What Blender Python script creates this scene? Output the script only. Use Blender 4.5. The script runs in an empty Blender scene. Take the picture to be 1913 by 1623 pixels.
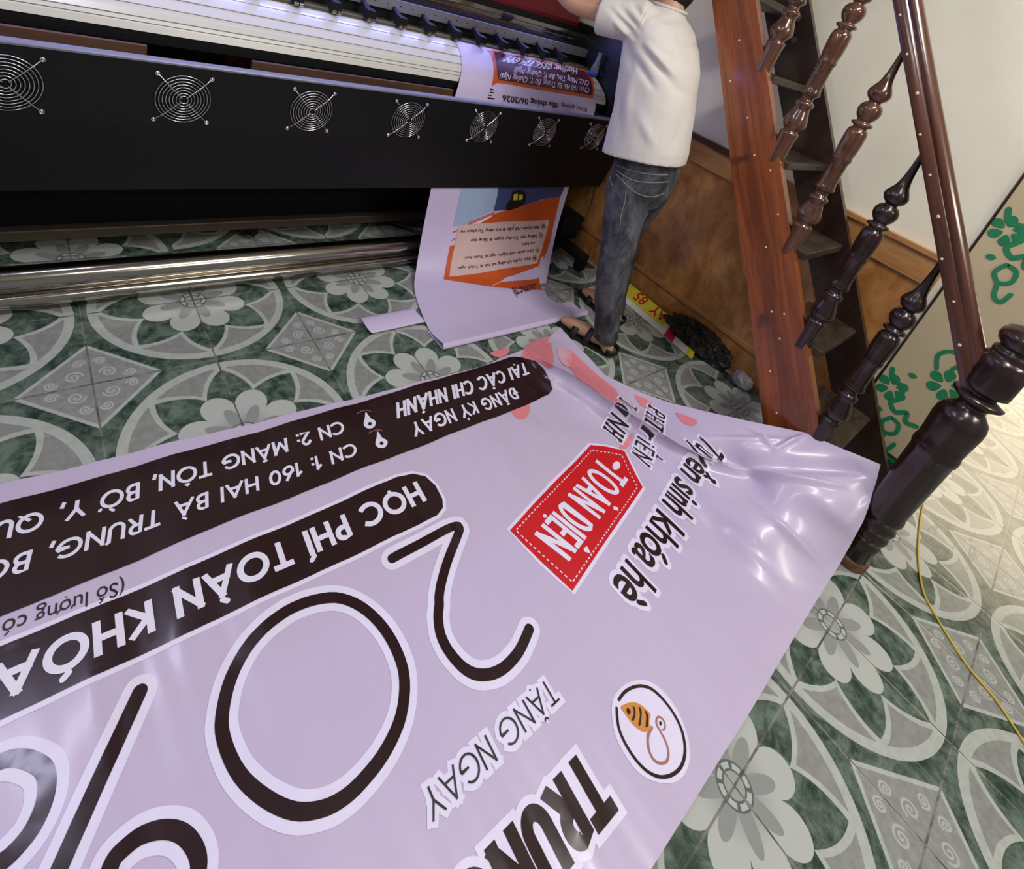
import bpy, bmesh, math, random
import numpy as np
from mathutils import Vector, Matrix, noise
random.seed(7)
scene = bpy.context.scene
COL = scene.collection
PI = math.pi

# ------------------------------------------------------------------ camera, world, lights, exposure
cam_d = bpy.data.cameras.new('camera')
cam_d.sensor_fit = 'HORIZONTAL'; cam_d.sensor_width = 36.0
cam_d.lens = 19.389; cam_d.shift_x = 0.0; cam_d.shift_y = -0.23683
cam_d.clip_start = 0.02; cam_d.clip_end = 100
cam = bpy.data.objects.new('camera', cam_d); COL.objects.link(cam)
_r = ((0.72807445, -0.60757866, 0.31742048), (-0.01092426, -0.473275985, -0.880846469), (0.685411012, 0.637854224, -0.351217502))
_right, _down, _fwd = Vector(_r[0]), Vector(_r[1]), Vector(_r[2])
_m = Matrix((_right, -_down, -_fwd)).transposed().to_4x4()
_m.translation = Vector((-0.2002107, -1.4602406, 1.4047599))
cam.matrix_world = _m
scene.camera = cam

scene.view_settings.view_transform = 'Standard'
scene.view_settings.look = 'None'
scene.view_settings.gamma = 1.0
scene.view_settings.use_curve_mapping = False
scene.view_settings.exposure = 0.0

world = bpy.data.worlds.new('world'); scene.world = world
world.use_nodes = True
world.node_tree.nodes['Background'].inputs[0].default_value = (0.95, 0.97, 1.0, 1)
world.node_tree.nodes['Background'].inputs[1].default_value = 0.22


def area(name, loc, target, sx, sy, power, color):
    d = bpy.data.lights.new(name, 'AREA'); d.shape = 'RECTANGLE'; d.size = sx; d.size_y = sy
    d.energy = power; d.color = color
    o = bpy.data.objects.new(name, d); COL.objects.link(o)
    o.location = loc
    o.rotation_euler = (Vector(target) - Vector(loc)).to_track_quat('-Z', 'Y').to_euler()
    return o


# ceiling fluorescent tubes, the printer's cold LED strip, daylight through the street door on the right, plus two added lights
area('ceiling_and_fill_light', (1.0, -1.75, 2.85), (0.9, -1.2, 0), 1.3, 0.2, 40, (1.0, 0.97, 0.94))
area('ceiling_and_fill_light', (1.7, -3.4, 2.7), (1.9, -0.8, 0.8), 1.3, 0.3, 32, (1.0, 0.94, 0.82))
area('ceiling_and_fill_light', (-1.3, -1.3, 2.85), (-0.6, -0.2, 0), 1.2, 0.2, 14, (0.90, 0.94, 1.0))  # added fill, brightens and cools the floor at the left
area('printer_led_strip', (0.75, 0.80, 1.225), (0.75, 0.60, 0.99), 2.9, 0.02, 8, (0.30, 0.33, 1.0))
area('banner_streak_light', (-0.25, 0.15, 2.30), (0.1, -0.9, 0.0), 1.0, 0.10, 12, (0.72, 0.70, 1.0))  # added lamp, placed so its reflection streaks the banner's dark bars
area('door_daylight', (5.8, -2.1, 0.95), (2.2, -1.9, 0.4), 1.9, 1.7, 42, (1.0, 0.82, 0.56))

# ------------------------------------------------------------------ helpers: properties, meshes, materials


def lin(c):
    return tuple(((x / 255.0) / 12.92 if x <= 10 else (((x / 255.0) + 0.055) / 1.055) ** 2.4) for x in c)


def tag(o, label=None, cat=None, group=None, kind=None):
    if label: o['label'] = label
    if cat: o['category'] = cat
    if group: o['group'] = group
    if kind: o['kind'] = kind
    return o


def empty(name, loc=(0, 0, 0), rot=(0, 0, 0)):
    o = bpy.data.objects.new(name, None); COL.objects.link(o)
    o.location = loc; o.rotation_euler = rot; o.empty_display_size = 0.1
    return o


class MB:
    """collects faces (with a material index) and links them as ONE mesh object"""
    def __init__(s): s.v = []; s.f = []; s.m = []; s.sm = []

    def add(s, verts, faces, mi=0, smooth=False):
        b = len(s.v); s.v += [tuple(p) for p in verts]
        for f in faces:
            s.f.append([b + i for i in f]); s.m.append(mi); s.sm.append(smooth)
        return s

    def box(s, lo, hi, mi=0):
        x0, y0, z0 = lo; x1, y1, z1 = hi
        return s.add([(x0, y0, z0), (x1, y0, z0), (x1, y1, z0), (x0, y1, z0), (x0, y0, z1), (x1, y0, z1), (x1, y1, z1), (x0, y1, z1)],
                     [(0, 3, 2, 1), (4, 5, 6, 7), (0, 1, 5, 4), (1, 2, 6, 5), (2, 3, 7, 6), (3, 0, 4, 7)], mi)

    def extrude_x(s, prof, x0, x1, mi=0, smooth=False, closed=True):
        n = len(prof)
        vs = [(x0, y, z) for y, z in prof] + [(x1, y, z) for y, z in prof]
        fs = [(i, (i + 1) % n, n + (i + 1) % n, n + i) for i in range(n if closed else n - 1)]
        s.add(vs, fs, mi, smooth)
        if closed: s.add(vs, [tuple(range(n))[::-1], tuple(range(n, 2 * n))], mi)
        return s

    def lathe(s, prof, n=24, c=(0, 0, 0), mi=0, smooth=True):
        """prof: (radius, z) from bottom to top"""
        vs = []; fs = []
        for r, z in prof:
            for k in range(n):
                a = 2 * PI * k / n; vs.append((c[0] + r * math.cos(a), c[1] + r * math.sin(a), c[2] + z))
        for j in range(len(prof) - 1):
            for k in range(n):
                fs.append((j * n + k, j * n + (k + 1) % n, (j + 1) * n + (k + 1) % n, (j + 1) * n + k))
        s.add(vs, fs, mi, smooth)
        s.add(vs, [tuple(range(n))[::-1], tuple(range((len(prof) - 1) * n, len(prof) * n))], mi)
        return s

    def tube(s, pts, r, n=10, mi=0, caps=True, closed=False):
        pts = [Vector(p) for p in pts]; N = len(pts)
        rs = r if isinstance(r, (list, tuple)) else [r] * N
        t0 = (pts[1] - pts[0]).normalized()
        up = Vector((0, 0, 1)) if abs(t0.z) < .9 else Vector((1, 0, 0))
        nrm = (up - t0 * up.dot(t0)).normalized()
        vs = []
        for i, p in enumerate(pts):
            if closed: t = (pts[(i + 1) % N] - pts[i - 1]).normalized()
            else: t = (pts[min(i + 1, N - 1)] - pts[max(i - 1, 0)]).normalized()
            nrm = (nrm - t * nrm.dot(t)).normalized(); bi = t.cross(nrm)
            for k in range(n):
                a = 2 * PI * k / n; vs.append(p + (nrm * math.cos(a) + bi * math.sin(a)) * rs[i])
        fs = []
        for i in range(N if closed else N - 1):
            j = (i + 1) % N
            for k in range(n): fs.append((i * n + k, i * n + (k + 1) % n, j * n + (k + 1) % n, j * n + k))
        s.add(vs, fs, mi, True)
        if caps and not closed: s.add(vs, [tuple(range(n))[::-1], tuple(range((N - 1) * n, N * n))], mi)
        return s

    def loft(s, rings, mi=0, caps=True, smooth=True):
        n = len(rings[0]); vs = [p for r in rings for p in r]; fs = []
        for j in range(len(rings) - 1):
            for k in range(n): fs.append((j * n + k, j * n + (k + 1) % n, (j + 1) * n + (k + 1) % n, (j + 1) * n + k))
        s.add(vs, fs, mi, smooth)
        if caps: s.add(vs, [tuple(range(n))[::-1], tuple(range((len(rings) - 1) * n, len(rings) * n))], mi)
        return s

    def sphere(s, c, r, n=12, mi=0, sc=(1, 1, 1)):
        m = n // 2; rings = []
        prof = [(max(1e-4, math.sin(PI * j / m)) * r, -math.cos(PI * j / m) * r) for j in range(m + 1)]
        vs = []
        for rr, z in prof:
            for k in range(n):
                a = 2 * PI * k / n; vs.append((c[0] + sc[0] * rr * math.cos(a), c[1] + sc[1] * rr * math.sin(a), c[2] + sc[2] * z))
        fs = [(j * n + k, j * n + (k + 1) % n, (j + 1) * n + (k + 1) % n, (j + 1) * n + k) for j in range(m) for k in range(n)]
        return s.add(vs, fs, mi, True)

    def build(s, name, mats, parent=None, origin=None, bevel=0):
        me = bpy.data.meshes.new(name)
        off = Vector(origin) if origin is not None else Vector((0, 0, 0))
        me.from_pydata([tuple(Vector(p) - off) for p in s.v], [], s.f)
        for m in (mats if isinstance(mats, (list, tuple)) else [mats]): me.materials.append(m)
        me.polygons.foreach_set('material_index', s.m)
        me.polygons.foreach_set('use_smooth', s.sm)
        me.validate(); me.update()
        o = bpy.data.objects.new(name, me); COL.objects.link(o); o.location = off
        if parent is not None:
            o.parent = parent
        if bevel:
            b = o.modifiers.new('bevel', 'BEVEL'); b.width = bevel; b.segments = 2; b.limit_method = 'ANGLE'
        return o


def shade_auto(o, ang=40):
    me = o.data
    me.polygons.foreach_set('use_smooth', [True] * len(me.polygons))
    try: me.set_sharp_from_angle(angle=math.radians(ang))
    except Exception: pass
    return o


class X:
    """tiny math-node wrapper"""
    nt = None
    def __init__(s, v): s.v = v.v if isinstance(v, X) else v
    @staticmethod
    def op(o, *a, clamp=False):
        n = X.nt.nodes.new('ShaderNodeMath'); n.operation = o; n.use_clamp = clamp
        for i, q in enumerate(a):
            q = q.v if isinstance(q, X) else q
            if isinstance(q, (int, float)): n.inputs[i].default_value = q
            else: X.nt.links.new(q, n.inputs[i])
        return X(n.outputs[0])
    def __add__(s, o): return X.op('ADD', s, o)
    __radd__ = __add__
    def __sub__(s, o): return X.op('SUBTRACT', s, o)
    def __rsub__(s, o): return X.op('SUBTRACT', o, s)
    def __mul__(s, o): return X.op('MULTIPLY', s, o)
    __rmul__ = __mul__
    def __truediv__(s, o): return X.op('DIVIDE', s, o)
    def lt(s, o): return X.op('LESS_THAN', s, o)
    def gt(s, o): return X.op('GREATER_THAN', s, o)
    def abs(s): return X.op('ABSOLUTE', s)
    def mod(s, o): return X.op('FLOORED_MODULO', s, o)
    def pw(s, o): return X.op('POWER', s, o)
    def sin(s): return X.op('SINE', s)
    def mn(s, o): return X.op('MINIMUM', s, o)
    def mx(s, o): return X.op('MAXIMUM', s, o)
    def step(s, a, b):
        n = X.nt.nodes.new('ShaderNodeMapRange'); n.interpolation_type = 'SMOOTHSTEP'
        X.nt.links.new(s.v, n.inputs[0]); n.inputs[1].default_value = a; n.inputs[2].default_value = b
        return X(n.outputs[0])


def new_mat(name):
    m = bpy.data.materials.new(name); m.use_nodes = True
    nt = m.node_tree; b = nt.nodes['Principled BSDF']; X.nt = nt
    return m, nt, b


def mixc(nt, fac, a, b):
    n = nt.nodes.new('ShaderNodeMix'); n.data_type = 'RGBA'
    f = fac.v if isinstance(fac, X) else fac
    if isinstance(f, (int, float)): n.inputs[0].default_value = f
    else: nt.links.new(f, n.inputs[0])
    for s_, c in ((n.inputs[6], a), (n.inputs[7], b)):
        if isinstance(c, tuple): s_.default_value = (*c[:3], 1)
        else: nt.links.new(c, s_)
    return n.outputs[2]


def tex_noise(nt, vec, scale, detail=3, rough=.55, dist=0):
    n = nt.nodes.new('ShaderNodeTexNoise'); n.inputs['Scale'].default_value = scale
    n.inputs['Detail'].default_value = detail; n.inputs['Roughness'].default_value = rough; n.inputs['Distortion'].default_value = dist
    if vec is not None: nt.links.new(vec, n.inputs['Vector'])
    return n.outputs[0]


def obj_vec(nt, scale=(1, 1, 1), tilt=0):
    t = nt.nodes.new('ShaderNodeTexCoord'); mp = nt.nodes.new('ShaderNodeMapping')
    mp.inputs['Scale'].default_value = scale
    src = t.outputs['Object']
    if tilt:
        rt = nt.nodes.new('ShaderNodeMapping'); rt.inputs['Rotation'].default_value = (tilt, 0, 0)
        nt.links.new(src, rt.inputs['Vector']); src = rt.outputs[0]
    nt.links.new(src, mp.inputs['Vector'])
    return mp.outputs[0]


def bump(nt, b, h, strength=.2, dist=.01):
    n = nt.nodes.new('ShaderNodeBump'); n.inputs['Strength'].default_value = strength; n.inputs['Distance'].default_value = dist
    nt.links.new(h.v if isinstance(h, X) else h, n.inputs['Height']); nt.links.new(n.outputs[0], b.inputs['Normal'])


def plain(name, rgb, rough=.5, metal=0, var=.06, scale=30, coat=0, bumps=0, spec=None, trans=0):
    """procedural plain material: base colour with a faint noise variation"""
    m, nt, b = new_mat(name)
    c = lin(rgb)
    nz = tex_noise(nt, obj_vec(nt), scale, 3)
    col = mixc(nt, X(nz), tuple(x * (1 - var) for x in c), tuple(min(1, x * (1 + var)) for x in c))
    nt.links.new(col, b.inputs['Base Color'])
    b.inputs['Roughness'].default_value = rough; b.inputs['Metallic'].default_value = metal
    b.inputs['Coat Weight'].default_value = coat; b.inputs['Coat Roughness'].default_value = .12
    if spec is not None: b.inputs['Specular IOR Level'].default_value = spec
    if trans: b.inputs['Transmission Weight'].default_value = trans
    if bumps: bump(nt, b, nz, bumps, .004)
    return m


def wood(name, c1, c2, stretch, rough=.3, coat=.4, scale=6, dist=1.5, spots=None, tilt=0):
    m, nt, b = new_mat(name)
    v = obj_vec(nt, stretch, tilt)
    n1 = tex_noise(nt, v, scale, 5, .6, dist)
    n2 = tex_noise(nt, v, scale * 5, 4, .7, .3)
    f = (X(n1) * .7 + X(n2) * .3).step(.36, .66)
    col = mixc(nt, f, lin(c1), lin(c2))
    if spots:
        n3 = tex_noise(nt, obj_vec(nt, (1, 1.3, 1)), 5.5, 2, .5, .4)
        col = mixc(nt, X(n3).step(.60, .72), col, lin(spots))
    nt.links.new(col, b.inputs['Base Color'])
    b.inputs['Roughness'].default_value = rough; b.inputs['Coat Weight'].default_value = coat; b.inputs['Coat Roughness'].default_value = .12
    bump(nt, b, n2, .08, .003)
    return m


def tile_material():
    m, nt, b = new_mat('patterned_floor_tile')
    geo = nt.nodes.new('ShaderNodeTexCoord'); sep = nt.nodes.new('ShaderNodeSeparateXYZ')
    nt.links.new(geo.outputs['Object'], sep.inputs[0])
    px, py = X(sep.outputs[0]) / .32, X(sep.outputs[1]) / .32
    odd = py.gt(2) * py.lt(3) * px.gt(-1) * px.lt(1)          # one row laid out of step under the printer
    gx0, gy0 = px, py
    px, py = px + odd, py + odd
    fx, fy = px.mod(2) - 1, py.mod(2) - 1
    dx, dy = (px + 1).mod(2) - 1, (py + 1).mod(2) - 1
    r = X.op('SQRT', fx * fx + fy * fy)
    th = X.op('ARCTAN2', fy, fx)
    s = (th * 4).sin().abs()
    rp = .33 + .20 * s.pw(.55)
    rg = .53 + .31 * (1 - s + .0001).pw(.5)
    vec = obj_vec(nt)
    marb = X(tex_noise(nt, vec, 14, 6, .68, .6)); marb2 = X(tex_noise(nt, vec, 45, 4, .6, .2))
    g = mixc(nt, (marb * .75 + marb2 * .25).step(.36, .66), lin((36, 56, 46)), lin((108, 124, 112)))
    pale = mixc(nt, marb2.step(.3, .7), lin((130, 132, 128)), lin((144, 146, 141)))
    white = mixc(nt, marb2.step(.3, .7), lin((166, 171, 164)), lin((178, 183, 176)))
    petal = mixc(nt, r.step(.12, .34), lin((154, 158, 153)), lin((178, 182, 176)))
    col = mixc(nt, r.lt(.95), g, white)
    col = mixc(nt, r.lt(.87), col, pale)
    col = mixc(nt, r.lt(rg + .062), col, white)
    col = mixc(nt, r.lt(rg), col, g)
    col = mixc(nt, r.lt(rp), col, petal)
    # overlapping darker petal halves
    s2 = (th * 4 + .55).sin().abs()
    col = mixc(nt, r.lt(.14 + .2 * s2.pw(1.5)) * r.gt(.12), col, lin((140, 143, 140)))
    # seed ring in the centre
    sd = (th * 4).sin().abs()
    col = mixc(nt, r.lt(.135) * r.gt(.075), col, lin((92, 100, 96)))
    col = mixc(nt, r.lt(.122) * r.gt(.088) * sd.gt(.45), col, lin((176, 180, 176)))
    # diamond with scrolls
    ad, bd = dx.abs(), dy.abs()
    dm = ad + bd
    col = mixc(nt, dm.lt(.53), col, white)
    q = mixc(nt, marb2.step(.3, .7), lin((130, 133, 130)), lin((146, 148, 144)))
    col = mixc(nt, dm.lt(.485), col, q)
    for cx, cy, rr, sg in ((.125, .125, .07, 1), (.285, .075, .052, -1), (.075, .285, .052, 1)):
        ux, uy = ad - cx, bd - cy
        d = X.op('SQRT', ux * ux + uy * uy); an = X.op('ARCTAN2', uy, ux) * sg / 6.2832 + .5
        arm = (d - an * rr * .5 - rr * .45).abs().mn((d - an * rr * .5 + rr * .05).abs())
        col = mixc(nt, arm.lt(.0085) * d.lt(rr * 1.05) * dm.lt(.475), col, lin((172, 175, 171)))
    # grout
    ax, ay = (gx0 + .5).mod(1) - .5, (gy0 + .5).mod(1) - .5
    gr = ax.abs().mn(ay.abs())
    gcol = mixc(nt, marb.step(.4, .6), lin((78, 78, 72)), lin((128, 126, 118)))
    col = mixc(nt, gr.lt(.0075), col, gcol)
    # worn black smears near the street door
    dirt = X(tex_noise(nt, obj_vec(nt, (1, 3.0, 1)), 5, 5, .65, .8))
    far = X(sep.outputs[0]).step(2.0, 2.5)
    col = mixc(nt, dirt.step(.60, .68) * far * .7, col, lin((60, 52, 44)))
    nt.links.new(col, b.inputs['Base Color'])
    rgh = (marb2 * .10 + .15)
    nt.links.new(rgh.v, b.inputs['Roughness'])
    b.inputs['Specular IOR Level'].default_value = .5
    bump(nt, b, gr.step(.004, .012), .25, .002)
    return m


def wall_material(name, rgb):
    m, nt, b = new_mat(name)
    n = X(tex_noise(nt, obj_vec(nt), 3, 4, .6)); n2 = X(tex_noise(nt, obj_vec(nt), 60, 2, .6))
    c = lin(rgb)
    nt.links.new(mixc(nt, n.step(.3, .7), tuple(x * .93 for x in c), c), b.inputs['Base Color'])
    b.inputs['Roughness'].default_value = .55
    bump(nt, b, n2, .08, .004)
    return m


M = {}
M['tile'] = tile_material()
M['wall'] = wall_material('cream_wall_paint', (236, 231, 212))
M['ceiling'] = wall_material('white_ceiling_paint', (225, 222, 214))
M['wain'] = wood('wainscot_laminate', (146, 92, 44), (196, 140, 82), (1, 1.0, .55), .3, .4, 4, 2.0)
M['wain_light'] = wood('wainscot_rail_wood', (156, 106, 58), (190, 140, 88), (1, .3, 2), .3, .4, 7, 1)
M['wain_dark'] = wood('wainscot_cap_wood', (50, 24, 14), (76, 40, 22), (1, .3, 2), .3, .4, 7, 1)
M['stringer'] = wood('stringer_red_wood', (100, 48, 22), (152, 82, 42), (6, .35, 6), .28, .5, 3.2, .5, (70, 34, 26), -.95)
M['dark_wood'] = wood('dark_varnished_wood', (28, 16, 15), (50, 29, 25), (2, 2, .5), .26, .35, 8, 1)
M['brown_wood'] = wood('brown_varnished_wood', (66, 38, 26), (104, 66, 46), (2, 2, .5), .2, .7, 8, 1)
M['rail_wood'] = wood('handrail_wood', (62, 33, 24), (94, 54, 38), (6, .4, 6), .25, .45, 4, .6, None, -.937)
M['tread'] = wood('dusty_tread_wood', (42, 31, 23), (76, 60, 46), (.6, 2, 2), .45, .1, 7, 1)
M['tread_dark'] = wood('dark_stringer_wood', (34, 20, 15), (54, 34, 26), (2, 2, .5), .35, .3, 6, 1)
M['foot_wood'] = wood('raw_newel_foot', (84, 54, 36), (112, 78, 54), (2, 2, 1), .45, .1, 8, 1)
M['board'] = wood('raw_brown_board', (70, 44, 28), (92, 60, 38), (.4, 3, 3), .6, 0, 5, .6)
M['nail'] = plain('pale_nail_filler', (215, 200, 180), .5)
M['steel'] = plain('steel_bolt', (150, 140, 126), .3, 1)
M['black_metal'] = plain('black_powder_coat', (15, 15, 17), .42, 0, .15, 60, spec=.4)
M['black_face'] = plain('black_panel_face', (17, 17, 19), .45, 0, .12, 60, spec=.25)
M['black_matte'] = plain('black_matte_plastic', (10, 10, 11), .7, spec=.25)
M['chrome'] = plain('chrome_wire', (225, 225, 228), .16, 1, .02)
M['tube'] = plain('stainless_tube', (176, 170, 160), .13, 1, .04, 12)
M['bar'] = plain('grey_brown_steel_bar', (112, 98, 84), .4, .6, .1)
M['apron'] = plain('white_enamel_apron', (212, 210, 200), .3, 0, .03, 20, coat=.3)
M['groove'] = plain('apron_groove', (120, 118, 118), .5)
M['grey_metal'] = plain('grey_painted_metal', (118, 120, 138), .4, .3)
M['beam'] = plain('silver_beam', (176, 174, 186), .3, .75, .05, 14)
M['olive'] = plain('olive_gap_felt', (86, 78, 52), .8)
M['red'] = plain('dark_red_cover', (112, 14, 24), .35, 0, .08, 10, coat=.2)
M['rubber'] = plain('black_rubber', (24, 24, 28), .6)
M['clear'] = plain('clear_plastic', (220, 228, 236), .08, 0, .02, trans=.85)
M['blue'] = plain('blue_plastic', (24, 70, 190), .35)
M['white_plastic'] = plain('white_plastic', (220, 216, 212), .4)
M['vinyl'] = plain('lavender_white_vinyl', (196, 182, 209), .33, 0, .02, 9, coat=.2)
M['media'] = plain('white_print_vinyl', (204, 190, 222), .42, 0, .02, 9)
M['halo'] = plain('print_halo_white', (226, 220, 242), .33)
M['ink'] = plain('print_dark_brown', (40, 20, 22), .27, spec=.3, coat=.45)
M['ink_white'] = plain('print_white', (226, 222, 240), .33)
M['ink_red'] = plain('print_red', (200, 28, 34), .33)
M['ink_pink'] = plain('print_salmon', (222, 132, 140), .33)
M['ink_softpink'] = plain('print_pale_pink', (222, 176, 190), .33)
M['ink_orange'] = plain('print_orange', (200, 84, 32), .42, 0, .18, 5)
M['ink_amber'] = plain('print_amber', (206, 138, 66), .33)
M['ink_lightblue'] = plain('print_light_blue', (158, 178, 208), .42)
M['ink_darkblue'] = plain('print_slate_blue', (62, 74, 118), .42)
M['ink_beige'] = plain('print_pale_peach', (208, 178, 174), .42)
M['ink_black'] = plain('print_black', (26, 20, 24), .4)
M['ink_yellow'] = plain('print_yellow', (206, 196, 60), .4)
M['ink_taupe'] = plain('print_taupe', (166, 112, 104), .33)
M['ink_plum'] = plain('print_plum', (78, 30, 40), .4)
M['ink_crimson'] = plain('print_crimson', (190, 24, 76), .4)
M['floral_base'] = wall_material('cream_panel_print', (196, 180, 148))
M['floral_green'] = plain('green_print', (30, 128, 84), .5, 0, .25, 25)
M['floral_dark'] = plain('dark_green_print', (22, 62, 40), .55, 0, .2, 25)
M['rope'] = plain('yellow_nylon', (206, 176, 60), .5, 0, .1, 120)
M['skin'] = plain('skin', (196, 148, 116), .45, 0, .05, 18)
M['hair'] = plain('black_hair', (18, 15, 15), .45, 0, .3, 90)
M['cloth_white'] = plain('white_cotton', (212, 206, 199), .85, 0, .03, 40, bumps=.1)
M['sandal'] = plain('black_sandal', (20, 18, 18), .6)


def denim_material():
    m, nt, b = new_mat('washed_black_denim')
    n = X(tex_noise(nt, obj_vec(nt, (1, 1, .5)), 16, 4, .65, .6)); w = X(tex_noise(nt, obj_vec(nt), 240, 2, .6))
    nt.links.new(mixc(nt, (n * .75 + w * .25).step(.34, .68), lin((27, 28, 32)), lin((96, 98, 105))), b.inputs['Base Color'])
    b.inputs['Roughness'].default_value = .85
    bump(nt, b, w, .2, .002)
    return m


M['denim'] = denim_material()


def bag_material():
    m, nt, b = new_mat('black_bin_bag_film')
    vo = nt.nodes.new('ShaderNodeTexVoronoi'); vo.inputs['Scale'].default_value = 34; nt.links.new(obj_vec(nt), vo.inputs['Vector'])
    n = (X(vo.outputs['Distance']) + X(tex_noise(nt, obj_vec(nt), 60, 3, .6, 1)) * .6).v
    b.inputs['Base Color'].default_value = (*lin((26, 22, 20)), 1); b.inputs['Roughness'].default_value = .14; b.inputs['Specular IOR Level'].default_value = .7
    bump(nt, b, n, 1.0, .03)
    return m


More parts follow.
